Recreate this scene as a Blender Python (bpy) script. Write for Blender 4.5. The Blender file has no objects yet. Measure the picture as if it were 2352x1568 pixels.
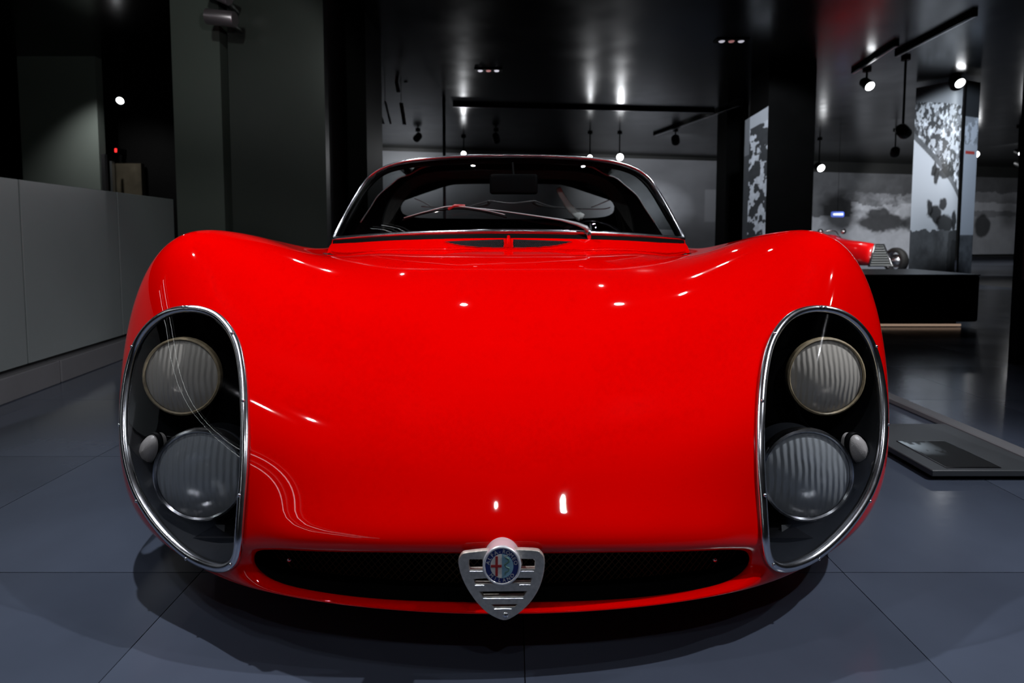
import bpy, bmesh, math, random
import numpy as np
from mathutils import Vector, Matrix
from mathutils.bvhtree import BVHTree
random.seed(4); rng = np.random.RandomState(4)
S = bpy.context.scene; COL = S.collection
PI = math.pi

# ------------------------------------------------------------------ camera
F = 1300.0; H = 0.68; ROWH = 541.0; DP = 80.0
PITCH = math.atan(DP/F); CX = 1176.0; CY = ROWH+DP
cam = bpy.data.cameras.new('camera'); cam.sensor_width = 36; cam.lens = F/2352*36
cam.shift_y = -(784-CY)/2352; cam.clip_start = .05; cam.clip_end = 80
cam.dof.use_dof = True; cam.dof.focus_distance = 1.15; cam.dof.aperture_fstop = 5.0
co = bpy.data.objects.new('camera', cam); COL.objects.link(co)
co.location = (0, 0, H); co.rotation_euler = (PI/2-PITCH, 0, 0); S.camera = co
FW = np.array([0, math.cos(PITCH), -math.sin(PITCH)]); UP = np.array([0, math.sin(PITCH), math.cos(PITCH)]); RT = np.array([1., 0, 0])
CAMP = np.array([0, 0, H])
def ray(px, py):
    return RT*(px-CX)-UP*(py-CY)+FW*F
def P(px, py, Y):                      # the point at depth Y seen at a pixel of the photograph
    d = ray(px, py); return CAMP+d*(Y/d[1])
def G(px, py, z=0.0):                  # the point at height z
    d = ray(px, py); return CAMP+d*((z-H)/d[2])
def pix(p):
    d = np.asarray(p, float)-CAMP
    a = d@RT; b = d@UP; c = d@FW
    return np.stack([CX+F*a/c, CY-F*b/c], -1)

# ------------------------------------------------------------------ world, exposure
S.view_settings.view_transform = 'Standard'; S.view_settings.look = 'None'
S.view_settings.exposure = 0.0; S.view_settings.gamma = 1.0; S.view_settings.use_curve_mapping = False
W = bpy.data.worlds.new('world'); S.world = W; W.use_nodes = True
W.node_tree.nodes['Background'].inputs[0].default_value = (.5, .6, .75, 1)
W.node_tree.nodes['Background'].inputs[1].default_value = 0.004
S.cycles.max_bounces = 8; S.cycles.glossy_bounces = 4; S.cycles.transparent_max_bounces = 16
S.cycles.caustics_reflective = False; S.cycles.caustics_refractive = False
S.cycles.sample_clamp_indirect = 4.0

CEIL = 2.6
def spot_light(loc, aim, watts, angle=60, radius=.04, blend=.35, color=(1, 1, 1)):
    l = bpy.data.lights.new('spot_light', 'SPOT'); l.energy = watts; l.spot_size = math.radians(angle)
    l.spot_blend = blend; l.shadow_soft_size = radius; l.color = color
    o = bpy.data.objects.new('spot_light', l); COL.objects.link(o); o.location = loc
    d = Vector(aim)-Vector(loc); o.rotation_euler = d.to_track_quat('-Z', 'Y').to_euler()
    return o
# ceiling spots of the hall that stand behind, above and beside the camera and light the car, the last one added for the rear deck
KEYS = [
    # x, y, z, aim, watts, cone, radius
    (-.13, -.79, 2.5, (0, 1.2, .4), 14, 70, .014),
    (.61, -.79, 2.5, (0, 1.2, .4), 18, 70, .022),
    (-1.55, .46, 2.5, (-.2, 1.1, .4), 16, 76, .014),
    (-1.31, .56, 2.5, (-.2, 1.1, .4), 16, 76, .014),
    (2.04, .84, 2.5, (.3, 1.1, .4), 225, 88, .02),
    (2.42, .55, 2.5, (.4, 1.0, .3), 35, 95, .016),
    (-1.22, 1.5, 2.5, (-.2, 1.05, .25), 165, 92, .02),
    (-1.01, 4.65, 2.5, (-.4, 2.2, .6), 9, 60, .010),
    (1.22, 5.18, 2.5, (.4, 2.2, .6), 9, 60, .010),
    (.68, 3.82, 2.5, (.4, 1.9, .6), 7, 60, .010),
    (-.34, 3.12, 2.5, (-.1, 2.2, .9), 11, 50, .02),
    (.68, 3.1, 2.5, (.2, 2.2, .9), 11, 50, .02),
    (.1, 4.6, 2.5, (0, 3.6, .6), 25, 45, .02),  # added over the deck to brighten the engine cover edges
]
for (x, y, z, aim, w_, an, r_) in KEYS:
    spot_light((x, y, z), aim, w_, an, r_, blend=1, color=(.93, .95, 1))

# ------------------------------------------------------------------ helpers
def new_mat(name):
    m = bpy.data.materials.new(name); m.use_nodes = True; return m
def pmat(name, col, rough=.5, metal=0, coat=0, coat_rough=.03, noise=0, nscale=6, bump=0, bscale=60, spec=None, emit=None, estr=0, rvar=0):
    m = new_mat(name); N = m.node_tree.nodes; L = m.node_tree.links; b = N['Principled BSDF']
    b.inputs['Base Color'].default_value = (*col, 1); b.inputs['Roughness'].default_value = rough
    b.inputs['Metallic'].default_value = metal
    if coat: b.inputs['Coat Weight'].default_value = coat; b.inputs['Coat Roughness'].default_value = coat_rough
    if spec is not None: b.inputs['Specular IOR Level'].default_value = spec
    if emit: b.inputs['Emission Color'].default_value = (*emit, 1); b.inputs['Emission Strength'].default_value = estr
    tc = N.new('ShaderNodeTexCoord')
    if noise or rvar:
        n = N.new('ShaderNodeTexNoise'); n.inputs['Scale'].default_value = nscale; n.inputs['Detail'].default_value = 5
        L.new(tc.outputs['Object'], n.inputs['Vector'])
    if noise:
        r = N.new('ShaderNodeValToRGB'); r.color_ramp.elements[0].position = .3; r.color_ramp.elements[1].position = .7
        r.color_ramp.elements[0].color = (*[c*(1-noise) for c in col], 1); r.color_ramp.elements[1].color = (*[min(1, c*(1+noise)) for c in col], 1)
        L.new(n.outputs['Fac'], r.inputs['Fac']); L.new(r.outputs['Color'], b.inputs['Base Color'])
    if rvar:
        mr = N.new('ShaderNodeMapRange'); mr.inputs['To Min'].default_value = rough*(1-rvar); mr.inputs['To Max'].default_value = rough*(1+rvar)
        L.new(n.outputs['Fac'], mr.inputs['Value']); L.new(mr.outputs['Result'], b.inputs['Roughness'])
    if bump:
        n2 = N.new('ShaderNodeTexNoise'); n2.inputs['Scale'].default_value = bscale; n2.inputs['Detail'].default_value = 4
        L.new(tc.outputs['Object'], n2.inputs['Vector'])
        bp = N.new('ShaderNodeBump'); bp.inputs['Strength'].default_value = bump; bp.inputs['Distance'].default_value = .01
        L.new(n2.outputs['Fac'], bp.inputs['Height']); L.new(bp.outputs['Normal'], b.inputs['Normal'])
    return m
def thin_glass(name, tint=(1, 1, 1), rough=0.0, ior=1.5, haze=0.0, hcol=(.8, .8, .8), bump=0, bscale=30, wave=False):
    m = new_mat(name); N = m.node_tree.nodes; L = m.node_tree.links
    for n in list(N):
        if n.type == 'BSDF_PRINCIPLED': N.remove(n)
    out = N['Material Output']
    tr = N.new('ShaderNodeBsdfTransparent'); tr.inputs[0].default_value = (*tint, 1)
    gl = N.new('ShaderNodeBsdfGlossy'); gl.inputs['Roughness'].default_value = rough; gl.inputs['Color'].default_value = (1, 1, 1, 1)
    lw = N.new('ShaderNodeLayerWeight'); lw.inputs['Blend'].default_value = .5
    f0 = ((ior-1)/(ior+1))**2
    pw = N.new('ShaderNodeMath'); pw.operation = 'POWER'; pw.inputs[1].default_value = 5; L.new(lw.outputs['Facing'], pw.inputs[0])
    fr = N.new('ShaderNodeMath'); fr.operation = 'MULTIPLY_ADD'; fr.inputs[1].default_value = 1-f0; fr.inputs[2].default_value = f0; L.new(pw.outputs[0], fr.inputs[0])
    mx = N.new('ShaderNodeMixShader'); L.new(fr.outputs[0], mx.inputs[0]); L.new(tr.outputs[0], mx.inputs[1]); L.new(gl.outputs[0], mx.inputs[2])
    last = mx
    if haze:
        di = N.new('ShaderNodeBsdfPrincipled'); di.inputs['Base Color'].default_value = (*hcol, 1); di.inputs['Roughness'].default_value = .25
        m2 = N.new('ShaderNodeMixShader'); m2.inputs[0].default_value = haze; L.new(mx.outputs[0], m2.inputs[1]); L.new(di.outputs[0], m2.inputs[2]); last = m2
    if bump:
        tc = N.new('ShaderNodeTexCoord')
        if wave:
            t = N.new('ShaderNodeTexWave'); t.wave_type = 'BANDS'; t.bands_direction = 'X'; t.inputs['Scale'].default_value = bscale; t.inputs['Distortion'].default_value = 3.0; t.inputs['Detail Scale'].default_value = .5
        else:
            t = N.new('ShaderNodeTexNoise'); t.inputs['Scale'].default_value = bscale
        L.new(tc.outputs['Object'], t.inputs['Vector']); bp = N.new('ShaderNodeBump'); bp.inputs['Strength'].default_value = bump; bp.inputs['Distance'].default_value = .004
        L.new(t.outputs['Fac'], bp.inputs['Height']); L.new(bp.outputs['Normal'], gl.inputs['Normal'])
        if haze: L.new(bp.outputs['Normal'], di.inputs['Normal'])
    L.new(last.outputs[0], out.inputs['Surface']); return m
def emat(name, col, s):
    m = new_mat(name); b = m.node_tree.nodes['Principled BSDF']; b.inputs['Base Color'].default_value = (*col, 1)
    b.inputs['Emission Color'].default_value = (*col, 1); b.inputs['Emission Strength'].default_value = s; return m

ORG = {}
def wloc(o):
    return np.array(ORG.get(o.name, (0, 0, 0)), float)
def obj(name, V, Fc, mat, parent=None, smooth=False, origin=None, local=False, kind=None, cols=None, edgesplit=None):
    """one mesh object; V in world metres (or in the parent's frame when local)"""
    V = np.asarray(V, float)
    if origin is None:
        origin = wloc(parent) if parent is not None else (0.5*(V.min(0)+V.max(0)) if not local else np.zeros(3))
        if parent is None and not local: origin = np.array([origin[0], origin[1], V[:, 2].min()])
    origin = np.asarray(origin, float)
    if local: origin = np.zeros(3)
    me = bpy.data.meshes.new(name); me.from_pydata((V-origin).tolist(), [], [list(map(int, f)) for f in Fc])
    if cols is not None:
        a = me.color_attributes.new('print', 'FLOAT_COLOR', 'POINT')
        a.data.foreach_set('color', np.concatenate([cols, np.ones((len(cols), 1))], 1).astype(np.float32).ravel())
    if mat: me.materials.append(mat)
    if smooth:
        me.polygons.foreach_set('use_smooth', [True]*len(me.polygons))
        if edgesplit: me.set_sharp_from_angle(angle=math.radians(edgesplit))
    me.update()
    o = bpy.data.objects.new(name, me); COL.objects.link(o)
    if parent is not None:
        o.parent = parent; o.location = (0, 0, 0) if local else tuple(origin-wloc(parent))
        ORG[o.name] = tuple(origin)
    else:
        o.location = tuple(origin); ORG[o.name] = tuple(origin)
    if kind: o['kind'] = kind
    return o
def tag(o, label, cat, group=None, kind=None):
    if label: o['label'] = label
    if cat: o['category'] = cat
    if group: o['group'] = group
    if kind: o['kind'] = kind
    return o
def thing(name, label, cat, loc, rotz=0, group=None):
    o = bpy.data.objects.new(name, None); COL.objects.link(o); o.location = tuple(loc); o.rotation_euler = (0, 0, rotz)
    o.empty_display_size = .1; ORG[o.name] = tuple(loc)
    return tag(o, label, cat, group)
def box(x0, x1, y0, y1, z0, z1):
    V = [(x, y, z) for z in (z0, z1) for y in (y0, y1) for x in (x0, x1)]
    Fc = [(0, 2, 3, 1), (4, 5, 7, 6), (0, 1, 5, 4), (2, 6, 7, 3), (0, 4, 6, 2), (1, 3, 7, 5)]
    return V, Fc
def rbox(x0, x1, y0, y1, z0, z1, b=.004, seg=2):
    bm = bmesh.new(); V, Fc = box(x0, x1, y0, y1, z0, z1); vs = [bm.verts.new(v) for v in V]
    for f in Fc: bm.faces.new([vs[i] for i in f])
    bmesh.ops.recalc_face_normals(bm, faces=bm.faces)
    bmesh.ops.bevel(bm, geom=bm.edges[:], offset=b, segments=seg, affect='EDGES', profile=.5)
    bm.verts.index_update(); r = [tuple(v.co) for v in bm.verts], [[v.index for v in f.verts] for f in bm.faces]; bm.free(); return r
def join(*parts):
    V = []; Fc = []
    for (v, f) in parts:
        n = len(V); V += [tuple(q) for q in v]; Fc += [[i+n for i in g] for g in f]
    return V, Fc
def xf(vf, M):
    return [tuple(M @ Vector(v)) for v in vf[0]], vf[1]
def catmull(pts, n=8, closed=False):
    pts = np.asarray(pts, float); m = len(pts); out = []
    segs = m if closed else m-1
    for i in range(segs):
        if closed: a, b, c, d = pts[(i-1) % m], pts[i], pts[(i+1) % m], pts[(i+2) % m]
        else:
            b, c = pts[i], pts[i+1]; a = pts[i-1] if i > 0 else 2*b-c; d = pts[i+2] if i+2 < m else 2*c-b
        for k in range(n):
            t = k/n; out.append(.5*((2*b)+(-a+c)*t+(2*a-5*b+4*c-d)*t*t+(-a+3*b-3*c+d)*t**3))
    if not closed: out.append(pts[-1])
    return np.array(out)
def tube(path, r, n=8, closed=False, flat=None, cap=True):
    """tube along a path; r scalar or list; flat=(dir, k) squeezes it along dir"""
    path = np.asarray(path, float); m = len(path)
    rr = np.full(m, r, float) if np.isscalar(r) else np.asarray(r, float)
    T = np.zeros_like(path)
    for i in range(m):
        a = path[(i-1) % m] if (closed or i > 0) else path[i]; b = path[(i+1) % m] if (closed or i < m-1) else path[i]
        d = b-a; T[i] = d/(np.linalg.norm(d)+1e-12)
    ref = np.array([0, 0, 1.]) if abs(T[0][2]) < .9 else np.array([1., 0, 0])
    nrm = ref-T[0]*(ref@T[0]); nrm /= np.linalg.norm(nrm); V = []
    for i in range(m):
        nrm = nrm-T[i]*(nrm@T[i]); nrm /= np.linalg.norm(nrm)+1e-12; bn = np.cross(T[i], nrm)
        for k in range(n):
            a = 2*PI*k/n; off = (math.cos(a)*nrm+math.sin(a)*bn)*rr[i]
            if flat is not None:
                fd, fk = flat; fd = np.asarray(fd, float); off = off-fd*(off@fd)*(1-fk)
            V.append(path[i]+off)
    Fc = []
    for i in range(m if closed else m-1):
        for k in range(n):
            j = (i+1) % m; Fc.append([i*n+k, i*n+(k+1) % n, j*n+(k+1) % n, j*n+k])
    if cap and not closed: Fc.append([k for k in range(n)][::-1]); Fc.append([(m-1)*n+k for k in range(n)])
    return V, Fc
def lathe(prof, n=32, closed_ends=True):
    """profile (r, t) revolved around local +Z"""
    V = []; Fc = []; m = len(prof)
    for (r, t) in prof:
        for k in range(n):
            a = 2*PI*k/n; V.append((r*math.cos(a), r*math.sin(a), t))
    for i in range(m-1):
        for k in range(n): Fc.append([i*n+k, i*n+(k+1) % n, (i+1)*n+(k+1) % n, (i+1)*n+k])
    return V, Fc
def frame_to(loc, d, up=(0, 0, 1)):
    """matrix that sends local +Z to d at loc"""
    return Matrix.Translation(Vector(loc)) @ Vector(d).to_track_quat('Z', 'Y').to_matrix().to_4x4()
def grid(A):
    A = np.asarray(A); n, m = A.shape[:2]
    return A.reshape(-1, 3), [[i*m+j, i*m+j+1, (i+1)*m+j+1, (i+1)*m+j] for i in range(n-1) for j in range(m-1)]
def solid(A, t):
    """grid sheet given thickness vector t"""
    V, Fc = grid(A); n, m = A.shape[:2]; k = len(V); V2 = V+np.asarray(t)
    F2 = [[i+k for i in f[::-1]] for f in Fc]; E = []
    b = [j for j in range(m)]+[i*m+m-1 for i in range(1, n)]+[(n-1)*m+j for j in range(m-2, -1, -1)]+[i*m for i in range(n-2, 0, -1)]
    for a, c in zip(b, b[1:]+b[:1]): E.append([a, a+k, c+k, c])
    return np.concatenate([V, V2]), Fc+F2+E
def vnoise(x, y, seed=0):
    xi = np.floor(x).astype(int); yi = np.floor(y).astype(int); xf_ = x-xi; yf = y-yi
    def h(a, b):
        n = (a*374761393+b*668265263+seed*974634777) & 0xffffffff
        n = ((n ^ (n >> 13))*1274126177) & 0xffffffff
        return ((n ^ (n >> 16)) & 0xffff)/65535.0
    u = xf_*xf_*(3-2*xf_); v = yf*yf*(3-2*yf)
    return (h(xi, yi)*(1-u)+h(xi+1, yi)*u)*(1-v)+(h(xi, yi+1)*(1-u)+h(xi+1, yi+1)*u)*v
def fbm(x, y, o=4, seed=0):
    s = 0; a = .5; t = 0
    for i in range(o): s = s+a*vnoise(x*2**i, y*2**i, seed+i); t += a; a *= .55
    return s/t

# ------------------------------------------------------------------ materials
RED = pmat('red_paint', (.75, .0, .0), .5, coat=1.0, coat_rough=.02, spec=0.0)
RED2 = pmat('red_paint_old_racer', (.85, .0, .002), .35, coat=1, coat_rough=.05)
CHROME = pmat('chrome', (.82, .84, .9), .2, 1, rvar=.3, nscale=40)
ALU = pmat('cast_aluminium', (.66, .63, .57), .5, 1, bump=.15, bscale=400, noise=.15, nscale=120)
BLK = pmat('black_satin', (.004, .004, .0045), .5, noise=.2, spec=.05)
BLKG = pmat('black_gloss', (.004, .004, .005), .12)
SATIN = pmat('satin_chrome', (.88, .90, .96), .3, .6)
BLKR = pmat('black_rubber', (.005, .005, .005), .6, bump=.1, spec=.02)
HOUSE = pmat('lamp_housing_black', (.008, .009, .011), .3, bump=.1, bscale=20)
LINER = pmat('brown_headlining', (.12, .10, .08), .8, noise=.3, nscale=20)
TAN = pmat('tan_leather', (.35, .16, .06), .5, noise=.2, nscale=30)
GLASS = thin_glass('windscreen_glass', (.80, .82, .82))
SGLASS = thin_glass('side_glass', (.55, .57, .57))
COVER = thin_glass('clear_plastic', (.93, .94, .95), rough=.03, bump=.03, bscale=40)
LENSY = thin_glass('fluted_lens_glass', (.9, .88, .84), rough=.16, ior=2.1, haze=.72, hcol=(.85, .79, .70), bump=.38, bscale=30, wave=True)
LENSC = thin_glass('clear_fluted_lens_glass', (.9, .93, .97), rough=.14, ior=2.1, haze=.48, hcol=(.78, .83, .88), bump=.42, bscale=26, wave=True)
REFL = pmat('lamp_reflector', (.62, .60, .58), .22, 1, bump=.15, bscale=30)
SLATM = pmat('silver_slat', (.42, .44, .44), .4, .3)
BULBM = pmat('bulb_shield', (.12, .10, .08), .4, .6)
BEZY = pmat('yellowed_lamp_gasket', (.42, .33, .20), .5, noise=.3, nscale=60)
INDM = pmat('indicator_lens', (.50, .47, .46), .3, coat=.6, bump=.12, bscale=500)
TYRE = pmat('tyre_rubber', (.012, .012, .012), .7, bump=.2, bscale=80)
WALLM = pmat('dark_wall_paint', (.012, .013, .013), .5, noise=.15, nscale=1.5)
VOID = pmat('black_wall', (.0022, .0022, .0022), .6, noise=.2, spec=.08)
PANEL = pmat('grey_green_wall_panel', (.13, .15, .135), .35, noise=.08, nscale=1.2)
COUNT = pmat('frosted_grey_glass_panel', (.23, .26, .26), .22, noise=.06, nscale=1.5, rvar=.2)
PLINTH = pmat('grey_plinth_stone', (.17, .17, .18), .4, noise=.1, nscale=3)
FLOORM = pmat('dark_grey_floor_tile', (.064, .078, .112), .17, noise=.22, nscale=1.6, rvar=.45, bump=.02, bscale=30)
JOINT = pmat('floor_joint', (.02, .02, .024), .4)
CEILM = pmat('black_gloss_ceiling', (.006, .0065, .007), .2, rvar=.4, nscale=2, bump=.03, bscale=8)
METAL = pmat('brushed_metal', (.5, .5, .52), .3, 1)
PINKM = pmat('anodised_lamp_body', (.42, .36, .40), .35, .8)
LENS_E = emat('spot_lens', (1, .98, .95), 30)

def print_mat(name, rough=.45):
    m = new_mat(name); N = m.node_tree.nodes; b = N['Principled BSDF']; a = N.new('ShaderNodeAttribute'); a.attribute_name = 'print'
    m.node_tree.links.new(a.outputs['Color'], b.inputs['Base Color']); b.inputs['Roughness'].default_value = rough; return m
PRINT = print_mat('photo_print')

# ------------------------------------------------------------------ setting
def struct(name, vf, mat, smooth=False):
    o = obj(name, vf[0], vf[1], mat, smooth=smooth); o['kind'] = 'structure'; return o
X0, X1, Y0, Y1 = -9.0, 15.5, -7.0, 17.5
fl = struct('floor', box(X0, X1, Y0, Y1, -.12, -.004), JOINT)
tx0, ty0, tw, th = -5.18, -.10, .65, .603
gap = .0009
tv, tf = box(-tw/2+gap, tw/2-gap, -th/2+gap, th/2-gap, -.004, 0)
tme = bpy.data.meshes.new('floor_tile'); tme.from_pydata(tv, [], tf); tme.materials.append(FLOORM)
n_t = 0
for j in range(-4, 16):
    for i in range(18):
        cx_, cy_ = tx0+tw*(i+.5), ty0+th*(j+.5)
        if (j >= 0 and abs(cx_)/(cy_+2.4) > 1.0) or (j < 0 and abs(cx_) > 2.6): continue
        o = bpy.data.objects.new('floor_tile', tme); COL.objects.link(o); o.parent = fl
        o.location = (cx_-fl.location.x, cy_-fl.location.y, -fl.location.z); n_t += 1
assert n_t < 300, n_t
far = obj('far_floor_slab', *box(X0, X1, ty0+th*16, Y1, -.004, 0), FLOORM, parent=fl)
struct('ceiling', box(X0, X1, Y0, Y1, CEIL, CEIL+.1), CEILM)
struct('wall_left', box(X0-.1, X0, Y0, Y1, 0, CEIL), VOID)
struct('wall_right', box(X1, X1+.1, Y0, Y1, 0, CEIL), VOID)
struct('wall_front', box(X0, X1, Y0-.1, Y0, 0, CEIL), VOID)
# back wall, slightly turned: nearer at the left
WA, WB = np.array([-4.2, 12.2]), np.array([14.5, 16.2])
def wpt(s, z, off=0):
    d = (WB-WA)/np.linalg.norm(WB-WA); n = np.array([d[1], -d[0]]); p = WA+d*s+n*off; return (p[0], p[1], z)
def wall_slab(s0, s1, z0, z1, o0, o1):
    V = [wpt(s, z, o) for z in (z0, z1) for o in (o0, o1) for s in (s0, s1)]
    return V, [(0, 1, 3, 2), (4, 6, 7, 5), (0, 4, 5, 1), (2, 3, 7, 6), (0, 2, 6, 4), (1, 5, 7, 3)]
WL = float(np.linalg.norm(WB-WA))
struct('wall_back', wall_slab(0, WL, 0, CEIL, 0, -.12), WALLM)
def s_at(px, off=0):
    best = min(np.linspace(0, WL, 4000), key=lambda s: abs(pix(wpt(s, .6, off))[0]-px)); return best
struct('baseboard_back', wall_slab(s_at(2205), s_at(2325), .0, .10, .05, .0), METAL)

# wall blocks on the left
def pbox(px0, px1, Y, z0, z1, dep):
    a = P(px0, 541, Y)[0]; b = P(px1, 541, Y)[0]; return box(a, b, Y, Y+dep, z0, z1)
struct('wall_left_near', pbox(409, 518, 4.5, 0, CEIL, .5), PANEL)
struct('wall_left_recess', pbox(505, 548, 4.75, 0, CEIL, .2), VOID)
struct('wall_left_middle', pbox(536, 752, 4.5, 0, CEIL, .5), pmat('dark_green_wall_panel', (.05, .057, .052), .35, noise=.15, nscale=1.2))
struct('wall_left_pier', pbox(745, 846, 5.0, 0, CEIL, .6), VOID)
struct('trim_1', pbox(846, 853, 5.2, 0, CEIL, .03), METAL)
struct('wall_left_far', pbox(60, 236, 6.2, 0, CEIL, .1), PANEL)
struct('wall_left_niche', pbox(236, 420, 6.6, 0, CEIL, .1), VOID)
struct('trim_2', pbox(240, 248, 6.1, 0, 1.55, .04), METAL)
struct('trim_3', pbox(259, 264, 6.3, 0, 1.5, .04), METAL)
struct('wall_left_lit_door', pbox(268, 330, 6.5, 0, 1.5, .06), pmat('bronze_door', (.10, .085, .06), .35, .5, noise=.5, nscale=3))
# columns on the right
struct('trim_column_wide', pbox(1757, 1864, 6.6, 0, CEIL, .5), VOID)
struct('trim_column_slim', pbox(1664, 1712, 8.6, 0, CEIL, .4), VOID)
struct('trim_column_near_right', box(2.66, 3.3, 2.95, 3.0, 0, CEIL), BLKG)
struct('trim_4', box(2.665, 2.69, 2.935, 2.949, .45, 1.15), METAL)

# ================================================================== RED SPORTS CAR
XC = -.0165; H0 = .66
def Wp(x, Y, z):
    """drawing-board point (level sight line, eye at .66) carried to the real eye height and sight line"""
    return P(CX+F*(x+XC)/Y, ROWH+F*(H0-z)/Y, Y)
R0 = [(0,.850,.109),(.18,.857,.109),(.325,.882,.112),(.376,.899,.118),(.398,.906,.132),(.396,.905,.150),(.367,.893,.165),(.31,.875,.174),(.25,.861,.180),(.17,.849,.186),(.085,.843,.188),(0,.841,.189)]
RI = [(x*1.01, y+.016, .142+(z-.142)*1.30) for x, y, z in R0]
R1 = [(0,.832,.109),(.19,.843,.109),(.338,.871,.112),(.395,.893,.119),(.422,.904,.138),(.418,.902,.158),(.38,.888,.173),(.325,.868,.183),(.26,.853,.190),(.18,.841,.196),(.09,.835,.199),(0,.833,.200)]
R2 = [(0,.842,.100),(.2,.857,.101),(.37,.893,.101),(.455,.92,.108),(.49,.935,.145),(.475,.932,.185),(.435,.92,.210),(.365,.898,.224),(.285,.880,.232),(.19,.868,.238),(.095,.861,.241),(0,.858,.242)]
R3 = [(0,.90,.085),(.25,.92,.085),(.48,.975,.092),(.617,1.015,.117),(.660,1.035,.20),(.635,1.03,.28),(.56,1.00,.325),(.455,.975,.322),(.34,.95,.312),(.22,.932,.307),(.11,.922,.305),(0,.92,.305)]
R4 = [(0,1.05,.08),(.3,1.05,.08),(.60,1.09,.09),(.740,1.13,.138),(.782,1.15,.25),(.765,1.15,.375),(.675,1.125,.455),(.54,1.09,.435),(.39,1.07,.408),(.25,1.055,.398),(.125,1.05,.396),(0,1.05,.395)]
R5 = [(0,1.25,.08),(.3,1.25,.08),(.66,1.25,.09),(.80,1.27,.16),(.835,1.28,.30),(.834,1.28,.515),(.748,1.28,.634),(.575,1.27,.572),(.41,1.26,.51),(.27,1.25,.492),(.13,1.25,.49),(0,1.25,.49)]
R6 = [(0,1.5,.08),(.3,1.5,.08),(.68,1.5,.09),(.83,1.5,.17),(.86,1.5,.34),(.858,1.5,.57),(.760,1.5,.667),(.61,1.5,.636),(.43,1.5,.575),(.28,1.5,.567),(.14,1.5,.567),(0,1.5,.567)]
R7 = [(0,1.83,.08),(.3,1.83,.08),(.68,1.83,.09),(.84,1.83,.17),(.865,1.83,.34),(.85,1.83,.51),(.745,1.83,.638),(.62,1.83,.600),(.46,1.83,.604),(.3,1.83,.609),(.15,1.83,.613),(0,1.83,.614)]
R8 = [(0,2.25,.08),(.3,2.25,.08),(.68,2.25,.09),(.83,2.25,.17),(.86,2.25,.34),(.84,2.25,.50),(.75,2.25,.60),(.66,2.25,.615),(.48,2.25,.60),(.3,2.25,.60),(.15,2.25,.60),(0,2.25,.60)]
R9 = [(0,2.8,.08),(.3,2.8,.08),(.68,2.8,.09),(.83,2.8,.17),(.86,2.8,.34),(.84,2.8,.54),(.76,2.8,.655),(.66,2.8,.655),(.48,2.8,.64),(.3,2.8,.63),(.15,2.8,.63),(0,2.8,.63)]
R10 = [(0,3.3,.08),(.3,3.3,.08),(.68,3.3,.09),(.83,3.3,.17),(.87,3.3,.34),(.85,3.3,.58),(.74,3.3,.745),(.60,3.3,.72),(.46,3.3,.67),(.3,3.3,.65),(.15,3.3,.65),(0,3.3,.65)]
R11 = [(0,4.2,.12),(.3,4.2,.12),(.64,4.2,.13),(.78,4.2,.22),(.82,4.2,.38),(.80,4.2,.55),(.68,4.2,.66),(.55,4.2,.65),(.42,4.2,.62),(.28,4.2,.60),(.14,4.2,.60),(0,4.2,.60)]
R12 = [(0,4.75,.25),(.26,4.75,.25),(.55,4.75,.26),(.66,4.75,.31),(.70,4.75,.40),(.68,4.75,.48),(.60,4.75,.54),(.48,4.75,.55),(.37,4.75,.55),(.25,4.75,.55),(.12,4.75,.55),(0,4.75,.55)]
ROWS = [RI, R0, R1, R2, R3, R4, R5, R6, R7, R8, R9, R10, R11, R12]
SEGV = [4, 5, 6, 14, 18, 20, 18, 16, 10, 8, 8, 10, 8]
SEGU = 13
def loop_of(R):
    L = [Wp(x, y, z) for x, y, z in R]+[Wp(-x, y, z) for x, y, z in R[-2:0:-1]]
    return np.array(L)
def spl_periodic(Pt, nseg, iso=None):
    m = len(Pt); h = np.array([np.linalg.norm(Pt[(i+1) % m]-Pt[i])**.6 for i in range(m)])
    A = np.zeros((m, m)); B = np.zeros((m, 3))
    for i in range(m):
        hp = h[(i-1) % m]; hi = h[i]
        A[i, (i-1) % m] += hp; A[i, i] += 2*(hp+hi); A[i, (i+1) % m] += hi
        B[i] = 6*((Pt[(i+1) % m]-Pt[i])/hi-(Pt[i]-Pt[(i-1) % m])/hp)
    M = np.linalg.solve(A, B); out = []
    for i in range(m):
        j = (i+1) % m; hi = h[i]
        for k in range(nseg):
            t = hi*k/nseg; a = hi-t
            out.append(M[i]*a**3/(6*hi)+M[j]*t**3/(6*hi)+(Pt[i]/hi-M[i]*hi/6)*a+(Pt[j]/hi-M[j]*hi/6)*t)
    return np.array(out)
loops = np.array([spl_periodic(loop_of(R), SEGU) for R in ROWS])     # rows x nu x 3
nr, nu = loops.shape[:2]
hv = np.array([np.mean(np.linalg.norm(loops[i+1]-loops[i], axis=1))**.75 for i in range(nr-1)])
Am = np.zeros((nr, nr)); Bm = np.zeros((nr, nu*3)); D = loops.reshape(nr, -1)
Am[0, 0] = 1; Am[-1, -1] = 1
for i in range(1, nr-1):
    Am[i, i-1] = hv[i-1]; Am[i, i] = 2*(hv[i-1]+hv[i]); Am[i, i+1] = hv[i]
    Bm[i] = 6*((D[i+1]-D[i])/hv[i]-(D[i]-D[i-1])/hv[i-1])
Mm = np.linalg.solve(Am, Bm); rows = []
for i in range(nr-1):
    for k in range(SEGV[i]):
        t = hv[i]*k/SEGV[i]; a = hv[i]-t; hi = hv[i]
        rows.append(Mm[i]*a**3/(6*hi)+Mm[i+1]*t**3/(6*hi)+(D[i]/hi-Mm[i]*hi/6)*a+(D[i+1]/hi-Mm[i+1]*hi/6)*t)
rows.append(D[-1]); BG = np.array(rows).reshape(-1, nu, 3); nv = len(BG)
BV = BG.reshape(-1, 3)
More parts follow.
